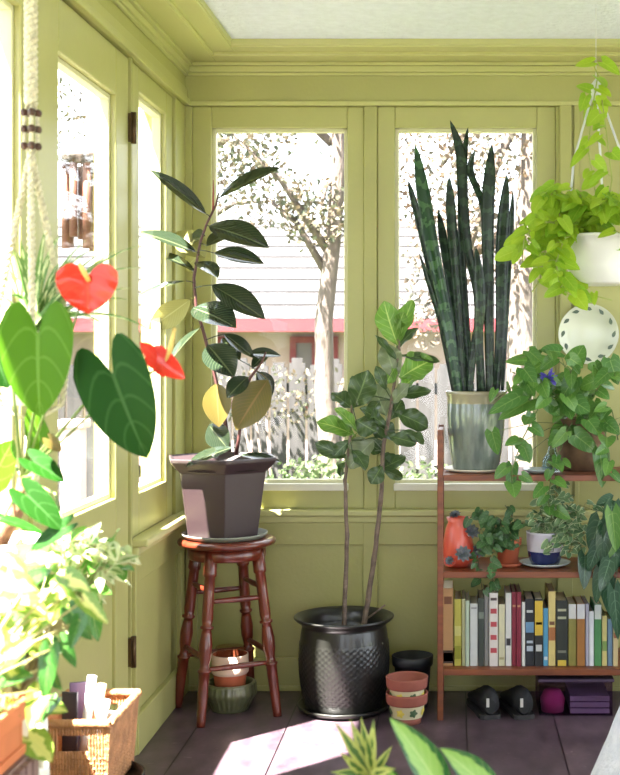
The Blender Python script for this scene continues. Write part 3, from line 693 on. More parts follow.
# books
BK = [ # x0,x1,top (crop px), colour, bands [(z0,z1,colour)], label
 (42, 76, 60, (196, 148, 98), [(.03, .2, (60, 40, 30)), (.055, .17, (214, 190, 150)), (.8, .9, (120, 70, 40))], 'tan book with a dark boxed emblem, first book at the shelf post'),
 (80, 103, 95, (196, 186, 78), [(.1, .3, (150, 150, 40)), (.45, .6, (220, 212, 130))], 'mottled yellow-green book beside the tan one'),
 (105, 115, 95, (206, 206, 160), [], 'thin cream-green book between the mottled yellow-green and pale green ones'),
 (116, 129, 100, (186, 200, 178), [], 'thin pale green book just before the wide white-grey one'),
 (131, 156, 110, (212, 214, 212), [(.92, .95, (150, 150, 150))], 'wide plain white-grey book near the left end of the row'),
 (158, 177, 92, (58, 66, 60), [(.7, .8, (120, 130, 120))], 'dark green-grey book beside the wide white-grey one'),
 (178, 192, 75, (146, 144, 140), [], 'tall slim grey book before the red dotted one'),
 (194, 222, 75, (232, 224, 218), [(.18, .25, (190, 70, 80)), (.36, .43, (190, 70, 80)), (.54, .61, (190, 70, 80)), (.72, .79, (190, 70, 80)), (.9, .94, (80, 60, 60))], 'white book with red marks down its spine'),
 (224, 245, 112, (218, 212, 178), [(.1, .14, (160, 150, 110))], 'short cream book beside the red marked white one'),
 (247, 266, 75, (226, 224, 220), [(.28, .38, (50, 46, 50))], 'tall white book leaning on the maroon pair'),
 (268, 282, 72, (142, 34, 58), [(.8, .83, (200, 150, 110))], 'left volume of the maroon pair'),
 (283, 298, 72, (136, 30, 54), [(.8, .83, (200, 150, 110))], 'right volume of the maroon pair'),
 (300, 311, 105, (222, 220, 216), [], 'thin white book to the right of the maroon pair'),
 (312, 340, 95, (30, 32, 40), [(.22, .3, (190, 200, 214)), (.34, .38, (190, 200, 214)), (.5, .66, (110, 150, 190)), (.8, .84, (210, 210, 210))], 'black book with blue and white blocks on the spine'),
 (342, 369, 95, (34, 34, 38), [(.46, .98, (222, 186, 60)), (.62, .66, (60, 50, 40)), (.22, .32, (210, 210, 210))], 'black book whose upper spine is yellow'),
 (370, 386, 125, (86, 158, 196), [(.1, .16, (220, 230, 235))], 'bright blue book standing before the tallest yellow-cream one'),
 (387, 410, 70, (228, 206, 132), [(.34, .52, (176, 110, 60)), (.55, .6, (120, 80, 50))], 'tallest yellow-cream book beside the blue one'),
 (412, 450, 100, (38, 42, 36), [(.0, .09, (220, 190, 70)), (.2, .24, (130, 130, 110)), (.72, .76, (190, 190, 160)), (.84, .88, (190, 190, 160))], 'thick black book with a yellow foot and cream bands'),
 (452, 478, 110, (142, 134, 62), [(.76, 1, (226, 226, 226))], 'olive book with a white top'),
 (480, 506, 110, (168, 112, 52), [(.76, 1, (226, 226, 230))], 'brown-orange book with a white top'),
 (508, 519, 110, (186, 182, 200), [], 'thin lilac-grey book after the brown-orange one'),
 (520, 535, 135, (232, 234, 238), [], 'short bright white book'),
 (537, 560, 112, (78, 142, 84), [(.76, 1, (224, 230, 226))], 'green book with a white top'),
 (562, 578, 150, (214, 200, 130), [(.3, .5, (120, 150, 80))], 'short yellowish book under the drooping leaves'),
 (580, 596, 160, (110, 140, 166), [], 'short blue-grey book near the end of the visible row'),
 (598, 614, 130, (212, 190, 140), [(.5, .6, (150, 90, 60))], 'buff book at the end of the visible row')]
M_pages = mat('book_pages', srgb(226, 216, 192), .8, nscale=120, namp=.08, stretch=(8, 1, .2))
bm_cache = {}
def flat(c, rough=.55):
    if c not in bm_cache: bm_cache[c] = mat('cover_%d_%d_%d' % c, srgb(*[int(q*.86) for q in c]), rough, nscale=30, namp=.06)
    return bm_cache[c]
for (x0, x1, tp, colr, bands, lab) in BK:
    Yb = 4.515+R(0, .012); s = F/Yb
    X0 = (430+x0/3.263-455)/s; X1 = (430+x1/3.263-455)/s-.0008; top = 1.3-(570+tp/3.263-350)/s; h = top-Z3; dep = R(.15, .19)
    t = thing('book', lab, 'book', ((X0+X1)/2, Yb, Z3), 'books on the lowest shelf'); m = MB(); mats = [flat(colr)]
    m.box(X0, X1, Yb, Yb+.004, Z3+.0005, top); m.box(X0, X0+.0018, Yb+.004, Yb+dep, Z3+.0005, top); m.box(X1-.0018, X1, Yb+.004, Yb+dep, Z3+.0005, top)
    for (a, b, cc) in bands:
        mats.append(flat(cc)); wd = 0 if b-a > .1 or b == 1 else .12*(X1-X0)
        m.box(X0+wd+.0003, X1-wd-.0003, Yb-.0006, Yb+.001, Z3+.001+a*(h-.002), Z3+.0005+b*(h-.002), len(mats)-1)
    m.build('cover', mats, t)
    m = MB(); m.box(X0+.0019, X1-.0019, Yb+.0041, Yb+dep-.004, Z3+.004, top-.004); m.build('pages', M_pages, t)

# black shoes and storage box beneath the shelf
M_black = mat('black_leather', srgb(18, 18, 21), .75, nscale=20, namp=.2)
def shoe(label, px, ang):
    c = P(px, 709, 4.60); c.z = 0; L_ = .25
    t = thing('shoe', label, 'shoe', c, 'black shoes under the shelf'); Rm = Matrix.Translation(c) @ Matrix.Rotation(ang, 4, 'Z')
    def sec(u, w_, z0, z1, n=14):
        out = []
        for j in range(n):
            a = 2*PI*j/n; yy = math.cos(a)*w_; zz = (z0+z1)/2+math.sin(a)*(z1-z0)/2; out.append(Rm @ V((u, yy, zz)))
        return out
    rings = [(-.12, .02, .02, .07), (-.115, .032, .014, .095), (-.08, .036, .012, .105), (-.03, .036, .012, .1), (.02, .04, .012, .08), (.06, .045, .012, .06), (.1, .042, .012, .05), (.125, .026, .014, .038), (.132, .008, .018, .03)]
    m = MB(); n = 14
    for r in rings: m.v += sec(*r)
    for i in range(len(rings)-1):
        for j in range(n): m.face((i*n+j, i*n+(j+1) % n, (i+1)*n+(j+1) % n, (i+1)*n+j), None, 0, True)
    m.face(list(range(n))); m.face([len(m.v)-1-k for k in range(n)]); m.build('upper', M_black, t)
    m = MB(); k = []
    for (u, w_, a, b) in rings: k.append((u, w_+.004))
    outl = [(u, w_) for u, w_ in k]+[(u, -w_) for u, w_ in k[::-1]]; nn = len(outl)
    for z in (0, .016): m.v += [Rm @ V((u, y, z)) for u, y in outl]
    for j in range(nn): m.face((j, (j+1) % nn, nn+(j+1) % nn, nn+j))
    m.face(list(range(nn))[::-1]); m.face(list(range(nn, 2*nn))); m.build('sole', mat('shoe_sole', srgb(40, 38, 40), .7), t)
    m = MB(); m.box(-.1225, -.116, .006, .016, .045, .075, 0, Rm); m.build('heel_tab', mat('pale_tab', srgb(190, 186, 180), .6), t)
shoe('black shoe with a pale heel tab under the shelf, nearer the painted pots', 484, 1.75)
shoe('black shoe under the shelf, next to the storage box', 517, 1.75)
sb = thing('storage_box', 'clear purple-tinted plastic box with pink contents under the shelf', 'box', (.36, 4.62, 0))
m = MB(); xa, xb, ya, yb = .30, .56, 4.53, 4.76
for bx_ in ((xa, xb, ya, ya+.003), (xa, xb, yb-.003, yb), (xa, xa+.003, ya+.003, yb-.003), (xb-.003, xb, ya+.003, yb-.003)): m.box(*bx_, .004, .12)
m.box(xa, xb, ya, yb, .001, .004); m.build('tub', glassmat('purple_plastic', (.8, .7, .84, 1)), sb)
m = MB(); m.box(xa-.006, xb+.006, ya-.006, yb+.006, .12, .132); m.build('lid', mat('purple_lid', srgb(84, 66, 92), .4), sb, bevel=.004)
m = MB(); m.lathe([(.01, .006), (.04, .006), (.045, .05), (.03, .08), (.01, .085)], V((.35, 4.58, 0)), 20)
tag(m.build('pink_bundle', mat('pink_cloth', srgb(176, 60, 110), .8), loc=(.35, 4.58, .006)), 'pink bundle inside the purple-tinted storage box', 'cloth')
m = MB(); [m.box(.41, .55, 4.54, 4.74, .006+k*.022, .024+k*.022) for k in range(3)]
tag(m.build('folded_papers', mat('grey_paper', srgb(150, 144, 150), .8), loc=(.48, 4.64, .006)), 'grey folded papers inside the purple-tinted storage box', 'paper')

# ------------------------------------------------------------------ snake plant on top shelf
QC = V((.076, 4.63, 0))
m = MB(); m.lathe([(.02, Z1), (.095, Z1), (.115, Z1+.008), (.117, Z1+.013), (.11, Z1+.012), (.09, Z1+.006), (.02, Z1+.005)], QC, 48)
tag(m.build('plant_saucer', mat('cream_saucer', srgb(216, 206, 186), .35), loc=(QC.x, QC.y, Z1)), 'cream saucer under the grey glazed pot on the top shelf', 'saucer')
sp = thing('potted_snake_plant', 'tall snake plant in a grey-green glazed pot on the top shelf', 'potted plant', (QC.x, QC.y, Z1+.006))
M_gg = mat('grey_green_glaze', srgb(128, 138, 130), .2, nscale=12, col2=srgb(92, 102, 96), coat=.6, stretch=(3, 3, .8))
M_ggr = mat('tan_glaze_rim', srgb(150, 142, 116), .25, nscale=15, namp=.15, coat=.5)
m = MB(); zb = Z1+.006
m.lathe([(.02, zb), (.082, zb), (.086, zb+.01), (.094, zb+.06), (.103, zb+.14), (.106, zb+.2), (.105, zb+.24)], QC, 56, cap=False)
m.lathe([(.105, zb+.24), (.106, zb+.262), (.11, zb+.272), (.112, zb+.282), (.108, zb+.286), (.1, zb+.28), (.096, zb+.25)], QC, 56, m=1, cap=False)
m.build('pot', [M_gg, M_ggr], sp)
m = MB(); m.lathe([(.098, zb+.262), (.05, zb+.268), (.01, zb+.27)], QC, 32); m.build('soil', M_soil, sp)
M_snake = leafmat('snake_leaf', srgb(22, 46, 24), srgb(15, 32, 18), rough=.35, trans=.08, bands=(srgb(46, 72, 46), 70), coat=.2)
M_snakeb = leafmat('snake_leaf_banded', srgb(30, 72, 34), srgb(26, 58, 30), rough=.3, trans=.12, bands=(srgb(74, 112, 66), 90), coat=.3)
SN = [([(415, 144), (428, 229), (447, 326), (458, 392)], 17, 1), ([(408, 180), (418, 218), (436, 300), (454, 392)], 8, 0), ([(419, 252), (434, 300), (449, 352), (457, 392)], 6, 0),
 ([(449, 176), (452, 230), (458, 300), (464, 392)], 12, 0), ([(450, 120), (461, 155), (463, 200), (468, 250), (478, 300), (480, 392)], 13, 0), ([(468, 127), (464, 165), (461, 220), (466, 300), (472, 392)], 9, 0),
 ([(475, 150), (470, 172), (483, 210), (489, 290), (490, 392)], 9, 0), ([(492, 143), (488, 215), (489, 300), (490, 392)], 15, 0), ([(507, 173), (501, 245), (500, 320), (496, 392)], 14, 0),
 ([(513, 190), (510, 240), (506, 320), (502, 392)], 7, 0), ([(438, 209), (446, 260), (456, 330), (462, 392)], 11, 0), ([(476, 247), (479, 300), (478, 340), (482, 392)], 14, 0), ([(454, 214), (457, 280), (463, 340), (468, 392)], 11, 0),
 ([(487, 280), (480, 320), (474, 350), (470, 392)], 11, 0)]
def ribbon(m, pts, wd, nrm=(0, -1, .0), ybase=4.63, ytip=4.6, mi=0, K=18, prof=None, cup=.35):
    pts = [P(a, b, ytip+(ybase-ytip)*i/(len(pts)-1)) for i, (a, b) in enumerate(pts)]
    def cr(t):
        x = t*(len(pts)-1); i = min(int(x), len(pts)-2); u = x-i
        p0, p1, p2, p3 = pts[max(i-1, 0)], pts[i], pts[i+1], pts[min(i+2, len(pts)-1)]
        return .5*((2*p1)+(p2-p0)*u+(2*p0-5*p1+4*p2-p3)*u*u+(3*p1-p0-3*p2+p3)*u**3)
    b = len(m.v); nrm = V(nrm)
    for i in range(K+1):
        t = i/K; c = cr(t); d = (cr(min(1, t+.01))-cr(max(0, t-.01))).normalized(); sd_ = d.cross(nrm).normalized(); up = sd_.cross(d)
        h = (prof(t) if prof else min(1, (t*5)**.75)*(1-.6*max(0, t-.35)))*wd/2
        for q, o in ((-1, cup), (-.5, cup*.3), (0, 0), (.5, cup*.3), (1, cup)): m.v.append(c+sd_*q*h+up*o*h)
        for q, o in ((.5, -.08), (0, -.3), (-.5, -.08)): m.v.append(c+sd_*q*h+up*(cup*.3*abs(q)*2-.0)*h-up*(.12*h+.0006))
    for i in range(K):
        for j in range(8):
            a = b+i*8+j; c2 = b+i*8+(j+1) % 8
            us = (0, .25, .5, .75, 1, .75, .5, .25, 0)
            m.face((a, c2, c2+8, a+8), [(us[j], i/K), (us[j+1], i/K), (us[j+1], (i+1)/K), (us[j], (i+1)/K)], mi, True)
for k, (pts, wd, mi) in enumerate(SN):
    m = MB(); dy = (-.05, .05, .02, .0, .04, .07, .05, -.04, .03, .06, .06, -.06, .03, -.03)[k]
    ribbon(m, pts, wd/275*.86, nrm=(R(-.5, .5), -1, 0), ybase=4.63+dy*.8, ytip=4.63+dy*1.3); m.build('leaf', [M_snake, M_snakeb][mi], sp)

# ------------------------------------------------------------------ vine / leaf clusters
M_pothos = leafmat('pothos_leaf', srgb(104, 146, 66), srgb(68, 112, 50), vein=srgb(160, 190, 110), rough=.3, trans=.3, vstr=.4, coat=.2, veins=5)
M_neon = leafmat('neon_pothos_leaf', srgb(170, 196, 56), srgb(134, 176, 48), vein=srgb(200, 215, 90), rough=.35, trans=.4, vstr=.4, veins=5)
def vine(m, pts, leafsize, mi=1, step=.045, r=.0022, shape='heart', nrm=None, spread=.035, smi=0, down=.5, wr=.75):
    pts = [V(p) for p in pts]; L_ = [0]
    for i in range(len(pts)-1): L_.append(L_[-1]+(pts[i+1]-pts[i]).length)
    m.tube(pts, r, 5, smi); tot = L_[-1]; d = step*.5; k = 0
    while d < tot:
        i = max(j for j in range(len(pts)) if L_[j] <= d); i = min(i, len(pts)-2); p = pts[i].lerp(pts[i+1], (d-L_[i])/(L_[i+1]-L_[i]))
        o = V((R(-1, 1), R(-1, .4), R(-.2, .8))).normalized()*spread*R(.5, 1.3); b = p+o; sz = leafsize*R(.65, 1.2)
        ax = (V((o.x*1.2, o.y, 0)).normalized()*R(.3, 1)+V((0, 0, -down*R(.4, 1.6)))).normalized()
        m.tube([p, p.lerp(b, .6)+V((0, 0, .004)), b], r*.6, 4, smi)
        m.leaf(b, b+ax*sz, sz*wr*R(.85, 1.1), n=nrm or (R(-.5, .5), -.8, R(.2, .9)), shape=shape, bend=R(.02, .16), fold=R(.1, .35), nu=7, m=mi)
        d += step*R(.7, 1.3); k += 1
def leaves_at(m, lst, Y, mi=1, shape='heart', dy=.04, root=None, smi=0, wr=.8, s=1.0, nz=(.2, .8), r=.0016):
    for (a, b, c, d, wd) in lst:
        y = Y+R(-dy, dy); B = P(a, b, y); Tp = P(c, d, y+R(-.03, .03))
        m.leaf(B, Tp, wd*Y/F*s, n=(R(-.4, .4), -.9, R(*nz)), shape=shape, bend=R(.02, .12), fold=R(.1, .3), nu=8, m=mi)
        if root is not None:
            mid = B.lerp(V(root), .5)+V((0, 0, .02)); m.tube([B, mid, V(root)], r, 4, smi)

# ------------------------------------------------------------------ hanging neon pothos (right)
HP = V((.492, 4.25, 0)); hz = 1.3-(285-350)*4.25/F; ht = 1.3-(236-350)*4.25/F
hp = thing('hanging_pothos', 'bright lime pothos spilling from a white hanging pot beside the right back window', 'hanging plant', (HP.x, HP.y, hz))
M_white = mat('white_plastic', srgb(232, 230, 226), .3, coat=.3)
m = MB(); m.lathe([(.02, hz), (.098, hz), (.106, hz+.008), (.118, hz+.06), (.126, ht-.012), (.132, ht-.01), (.133, ht), (.126, ht+.001), (.118, ht-.03), (.02, ht-.04)], HP, 56); m.build('pot', M_white, hp)
m = MB(); m.lathe([(.12, ht-.02), (.01, ht-.014)], HP, 24); m.build('soil', M_soil, hp)
hk = P(596, 88, 4.25)
M_strap = mat('pale_hanger_plastic', srgb(206, 206, 214), .3)
for k in range(3):
    a = math.radians(200+120*k); q = HP+V((.128*math.cos(a), .128*math.sin(a), ht)); m = MB()
    pts = [q, q.lerp(hk, .5)+V((math.cos(a)*.03, math.sin(a)*.03, 0)), q.lerp(hk, .85)+V((math.cos(a)*.014, math.sin(a)*.014, 0)), hk]; m.tube(pts, .004, 6); m.build('hanger_strap', M_strap, hp)
m = MB(); m.lathe([(.004, -.05), (.016, -.045), (.017, .012), (.008, .024), (.003, .03)], hk, 16); m.tube([hk+V((0, 0, .02)), V((hk.x, hk.y, ZC))], .0015, 5); m.build('hook', M_strap, hp)
m = MB()
VN = [[(590, 232), (570, 215), (545, 212), (530, 228), (527, 250)], [(590, 230), (575, 200), (556, 190), (545, 200)], [(595, 230), (600, 205), (612, 195), (622, 210), (622, 240)],
      [(585, 232), (560, 228), (545, 240), (545, 265), (550, 285)], [(600, 228), (585, 205), (578, 190)], [(590, 230), (565, 238), (556, 262), (560, 288), (575, 300)], [(600, 225), (595, 190), (588, 150), (592, 110), (598, 75), (592, 62)],
      [(605, 225), (612, 180), (606, 130), (602, 100)], [(575, 234), (552, 222), (536, 222), (524, 240), (522, 262)], [(590, 235), (600, 250), (606, 262)], [(580, 230), (562, 200), (540, 205)], [(600, 230), (620, 200), (635, 210)], [(560, 262), (575, 290), (595, 296), (612, 300)], [(545, 250), (540, 280), (532, 292)]]
for i, vv in enumerate(VN):
    vine(m, [P(a, b, 4.25-(.06+.05*(i % 3))*(k > 0)+(.03 if i in (6, 7) else 0)) for k, (a, b) in enumerate(vv)], .062, 1, step=.0125 if i < 12 and i not in (6, 7) else .05, spread=.03, down=.5)
leaves_at(m, [(593, 62, 575, 66, 14), (590, 90, 576, 86, 15), (586, 96, 580, 112, 12), (597, 100, 612, 106, 12), (600, 98, 606, 116, 14), (588, 140, 578, 152, 12), (584, 150, 570, 168, 11), (607, 234, 607, 254, 20), (562, 258, 562, 283, 10)], 4.2)
m.build('foliage', [mat('lime_vine_stem', srgb(150, 160, 80), .5), M_neon], hp)

# decorative plate on wall
PL = P(588, 334, 4.86)
pl = thing('decorative_plate', 'round white plate with grey-green leaf motifs on the wall below the hanging pot', 'plate', (PL.x, 4.862, PL.z))
Mr = Matrix.Rotation(PI/2, 4, 'X')
m = MB(); m.lathe([(.01, .006), (.075, .006), (.085, .012), (.112, .02), (.115, .022), (.115, .018), (.085, .006), (.07, .0), (.01, .0)], V((PL.x, 4.862, PL.z)), 56, M=Mr); m.build('dish', mat('cream_ceramic', srgb(206, 208, 190), .25, coat=.4), pl)
M_motif = mat('motif_paint', srgb(84, 100, 84), .4)
for k in range(12):
    a = k*PI/6; c = V((PL.x+.097*math.cos(a), 4.862-.0185, PL.z+.097*math.sin(a))); d = V((math.cos(a+1.2), -.0, math.sin(a+1.2)))*.014
    m = MB(); m.leaf(c-d, c+d, .014, n=(0, -1, 0), shape='lance', nu=5, fold=0); m.build('painted_motif', M_motif, pl)

# ------------------------------------------------------------------ top shelf pothos, vase
PC2 = V((.46, 4.66, 0))
tp_ = thing('potted_pothos', 'green pothos sprawling from a brown basket pot on the top shelf', 'potted plant', (PC2.x, PC2.y, Z1))
m = MB(); m.lathe([(.02, Z1+.001), (.075, Z1+.001), (.085, Z1+.06), (.095, Z1+.16), (.1, Z1+.19), (.092, Z1+.19), (.085, Z1+.15), (.02, Z1+.15)], PC2, 64, rf=lambda a, z, i: .0025*math.sin(a*32+i*PI)); m.build('pot', mat('brown_basket', srgb(104, 78, 56), .8, nscale=30, namp=.3), tp_)
m = MB(); rt = V((PC2.x-.01, PC2.y-.03, Z1+.17))
PT = [[(575, 415), (560, 385), (535, 378), (515, 385), (495, 400)], [(575, 415), (555, 395), (540, 405), (522, 440), (512, 470), (512, 488)], [(580, 412), (570, 370), (545, 350), (520, 358)], [(585, 410), (595, 375), (605, 355)],
      [(590, 412), (605, 430), (610, 465), (602, 480)], [(585, 408), (600, 385), (620, 372)], [(590, 412), (612, 410), (618, 440)], [(572, 420), (552, 470), (548, 500), (552, 520)], [(575, 412), (545, 385), (512, 372)]]
for i, vv in enumerate(PT):
    vine(m, [P(a, b, (4.62 if k == 0 else 4.5-.03*(i % 3))) for k, (a, b) in enumerate(vv)], .066, 1, step=.033, spread=.03, down=.5, wr=.85)
leaves_at(m, [(530, 360, 505, 362, 14), (520, 396, 488, 414, 18), (530, 400, 498, 420, 18), (574, 362, 584, 345, 22), (575, 378, 562, 398, 20), (592, 372, 604, 366, 20), (570, 400, 590, 412, 26), (492, 432, 498, 455, 16), (518, 444, 532, 452, 16),
              (575, 435, 596, 452, 22), (512, 466, 509, 492, 14), (600, 452, 602, 488, 20), (548, 404, 560, 416, 16), (560, 352, 540, 350, 18), (545, 362, 528, 374, 18), (582, 396, 566, 378, 18), (610, 360, 618, 385, 20), (588, 420, 600, 436, 20), (566, 432, 552, 448, 14)], 4.48, root=rt)
m.build('foliage', [mat('green_vine_stem', srgb(96, 112, 60), .6), M_pothos], tp_)
m = MB(); c = P(548, 379, 4.46); m.tube([c, V((.36, 4.62, Z1+.2))], .0018, 5)
for k in range(46):
    d = V((R(-1, 1), R(-1, .3), R(-.8, 1))).normalized(); m.leaf(c+d*.004, c+d*R(.028, .046), .014, n=jit(1), shape='lance', nu=4, nv=2, m=1)
m.build('flower', [mat('flower_stalk', srgb(90, 100, 60), .6), leafmat('violet_petal', srgb(94, 84, 190), srgb(120, 110, 210), rough=.5, trans=.3)], tp_)
VC = P(552, 470, 4.56)
vs = thing('glass_vase', 'small clear glass bottle vase with water on the top shelf', 'vase', (VC.x, VC.y, Z1))
o = V((VC.x, VC.y, 0))
M_vase = glassmat('vase_glass', (.86, .93, .94, 1))
m = MB(); m.lathe([(.01, Z1+.001), (.03, Z1+.002), (.038, Z1+.02), (.036, Z1+.045), (.018, Z1+.075), (.013, Z1+.1), (.016, Z1+.125), (.013, Z1+.124), (.01, Z1+.1), (.015, Z1+.076), (.033, Z1+.044), (.034, Z1+.02), (.01, Z1+.006)], o, 32, cap=False); m.build('body', M_vase, vs)
m = MB(); m.lathe([(.01, Z1+.0065), (.0335, Z1+.021), (.0325, Z1+.043), (.022, Z1+.06), (.002, Z1+.06)], o, 28); m.build('water', glassmat('water', (.84, .9, .9, 1)), vs)
gd = thing('glass_dish', 'pale glass dish lying on the top shelf beside the bottle vase', 'dish', (.30, 4.53, Z1))
m = MB(); m.lathe([(.01, Z1+.001), (.035, Z1+.001), (.06, Z1+.014), (.062, Z1+.017), (.033, Z1+.006), (.01, Z1+.006)], V((.30, 4.54, 0)), 36, cap=False); m.build('bowl', mat('pale_glass', srgb(176, 190, 190), .1, coat=.5), gd)

# ------------------------------------------------------------------ middle shelf
JC = V((P(458, 570, 4.585).x, 4.585, 0))
sj = thing('potted_succulents', 'coral strawberry jar planted with grey succulents at the left end of the middle shelf', 'potted plant', (JC.x, JC.y, Z2))
M_coral = mat('coral_glaze', srgb(206, 84, 64), .32, nscale=9, namp=.12, coat=.4)
m = MB(); m.lathe([(.02, Z2+.001), (.036, Z2+.001), (.056, Z2+.03), (.06, Z2+.06), (.052, Z2+.1), (.044, Z2+.14), (.036, Z2+.16), (.042, Z2+.178), (.036, Z2+.178), (.03, Z2+.16), (.01, Z2+.15)], JC, 40); m.build('jar', M_coral, sj)
M_succ = leafmat('grey_succulent', srgb(92, 102, 104), srgb(124, 124, 132), rough=.5, trans=.05)
for (dx, dz, dyy, s) in ((.018, .055, -.064, 1.25), (.048, .13, -.035, 1.2), (.07, .06, -.035, 1.1), (-.01, .185, 0, .9), (-.03, .03, -.055, .7)):
    c = JC+V((dx, dyy, Z2+dz)); ax = V((dx*8, dyy*14-.3, .5)).normalized()
    if dz < .15:
        m = MB(); m.lathe([(.004, -.03), (.018, -.01), (.022, 0), (.018, -.002), (.004, -.008)], c, 16, M=ax.to_track_quat('Z', 'Y').to_matrix().to_4x4()); m.build('pocket', M_coral, sj)
    m = MB()
    for ring, (nn, rr, el) in enumerate(((9, .026, .25), (8, .021, .6), (6, .014, 1.0))):
        for k in range(nn):
            a = k*2*PI/nn+ring*.4; u = ax.orthogonal().normalized(); v_ = ax.cross(u); d = (u*math.cos(a)+v_*math.sin(a))*math.cos(el)+ax*math.sin(el)
            m.leaf(c, c+d*rr*s, .014*s, n=ax, shape='oval', fold=.4, nu=5, nv=2)
    m.build('rosette', M_succ, sj)
TC_ = V((P(508, 570, 4.60).x, 4.60, 0))
m = MB(); m.lathe([(.02, Z2+.001), (.045, Z2+.001), (.055, Z2+.014), (.051, Z2+.014), (.02, Z2+.005)], TC_, 36)
tag(m.build('plant_saucer', M_terra, loc=(TC_.x, TC_.y, Z2)), 'terracotta saucer under the small ivy pot on the middle shelf', 'saucer')
iv = thing('potted_ivy', 'small terracotta pot of trailing ivy on the middle shelf between coral jar and blue pot', 'potted plant', (TC_.x, TC_.y, Z2+.006))
m = MB(); z = Z2+.006; m.lathe([(.01, z), (.034, z), (.043, z+.07), (.048, z+.072), (.05, z+.095), (.045, z+.096), (.04, z+.07), (.01, z+.07)], TC_, 36); m.build('pot', M_terra, iv)
M_ivy = leafmat('ivy_leaf', srgb(50, 84, 44), srgb(72, 104, 62), vein=srgb(130, 150, 110), rough=.35, trans=.15, vstr=.5, veins=4)
m = MB(); r0 = P(506, 545, 4.6)
for i, vv in enumerate(([(506, 545), (490, 520), (480, 530), (478, 560), (482, 590)], [(506, 545), (500, 520), (485, 515)], [(506, 545), (515, 520), (525, 525)], [(506, 545), (495, 535), (490, 560), (494, 592)], [(506, 545), (512, 515), (505, 505)], [(506, 545), (488, 540), (476, 548)], [(506, 543), (482, 512), (470, 518)])):
    vine(m, [P(a, b, 4.58 if k == 0 else 4.52-.02*(i % 2)) for k, (a, b) in enumerate(vv)], .036, 1, step=.018, spread=.016, down=.5, wr=.95, r=.0013)
m.build('foliage', [mat('ivy_stem', srgb(70, 70, 50), .6), M_ivy], iv)
WC = V((P(545, 570, 4.60).x, 4.60, 0))
m = MB(); m.lathe([(.02, Z2+.001), (.06, Z2+.001), (.088, Z2+.012), (.092, Z2+.017), (.084, Z2+.015), (.06, Z2+.006), (.02, Z2+.006)], WC, 44)
tag(m.build('plant_saucer', mat('pale_blue_saucer', srgb(190, 202, 204), .3, coat=.3), loc=(WC.x, WC.y, Z2)), 'pale blue-white saucer under the blue and white pot', 'saucer')
bw = thing('potted_trailing_succulent', 'blue and white glazed pot with bushy variegated trailing plant on the middle shelf', 'potted plant', (WC.x, WC.y, Z2+.007))
m = MB(); z = Z2+.007
m.lathe([(.01, z), (.05, z), (.058, z+.02), (.064, z+.05)], WC, 44, cap=False); m.lathe([(.064, z+.05), (.066, z+.08), (.067, z+.112), (.069, z+.118), (.064, z+.119), (.06, z+.1), (.01, z+.1)], WC, 44, m=1, cap=False)
m.build('pot', [mat('cobalt_glaze', srgb(34, 44, 92), .2, nscale=10, namp=.3, coat=.6), mat('white_glaze', srgb(196, 192, 204), .3, nscale=10, namp=.08, coat=.5)], bw)
M_var = leafmat('variegated_small_leaf', srgb(84, 116, 78), srgb(118, 144, 100), rough=.4, trans=.15, edge=(srgb(190, 200, 160), 1.05))
m = MB()
for i, vv in enumerate(([(548, 532), (552, 505), (560, 485)], [(548, 532), (570, 515), (580, 520), (585, 540)], [(548, 532), (565, 520), (572, 545), (568, 555)], [(548, 532), (540, 510), (545, 495)], [(548, 532), (560, 500), (575, 495)], [(548, 532), (565, 528), (560, 548)],
                        [(548, 532), (535, 520), (530, 515)], [(548, 532), (575, 525), (592, 535)], [(548, 532), (580, 505), (598, 512)], [(548, 530), (556, 515), (566, 508)], [(548, 532), (578, 540), (585, 555)], [(550, 530), (555, 540), (553, 552)])):
    vine(m, [P(a, b, 4.59 if k == 0 else 4.53) for k, (a, b) in enumerate(vv)], .03, 1, step=.0085, spread=.018, down=.3, wr=.9, r=.0012)
m.build('foliage', [mat('thin_stem', srgb(90, 90, 60), .6), M_var], bw)
# dark big-leaf plant at the right end
DC = V((.63, 4.60, 0))
dp = thing('potted_broadleaf', 'dark pot with broad drooping grey-green leaves at the right end of the middle shelf', 'potted plant', (DC.x, DC.y, Z2))
m = MB(); m.lathe([(.02, Z2+.001), (.055, Z2+.001), (.07, Z2+.12), (.076, Z2+.13), (.07, Z2+.132), (.02, Z2+.11)], DC, 36); m.build('pot', mat('charcoal_pot', srgb(52, 52, 50), .5), dp)
M_broad = leafmat('broad_leaf', srgb(52, 84, 60), srgb(34, 62, 40), vein=srgb(120, 150, 120), rough=.3, trans=.12, vstr=.5, veins=6, coat=.3)
m = MB(); leaves_at(m, [(585, 556, 584, 590, 17), (600, 520, 590, 552, 22), (606, 530, 600, 562, 20), (612, 505, 604, 540, 20), (610, 560, 600, 592, 18), (606, 580, 612, 618, 18), (614, 590, 618, 640, 16), (598, 545, 588, 572, 16), (616, 540, 612, 575, 22), (600, 572, 596, 604, 14), (612, 500, 596, 505, 16), (604, 560, 614, 590, 18)], 4.46, root=DC+V((-.02, -.02, Z2+.12)))
m.build('foliage', [mat('dark_leaf_stem', srgb(60, 72, 50), .6), M_broad], dp)
m = MB(); leaves_at(m, [(612, 512, 616, 552, 18), (620, 530, 606, 560, 16)], 4.42, root=DC+V((-.02, -.02, Z2+.13)))
m.build('young_leaf', [mat('young_stem', srgb(90, 112, 60), .6), M_pothos], dp)

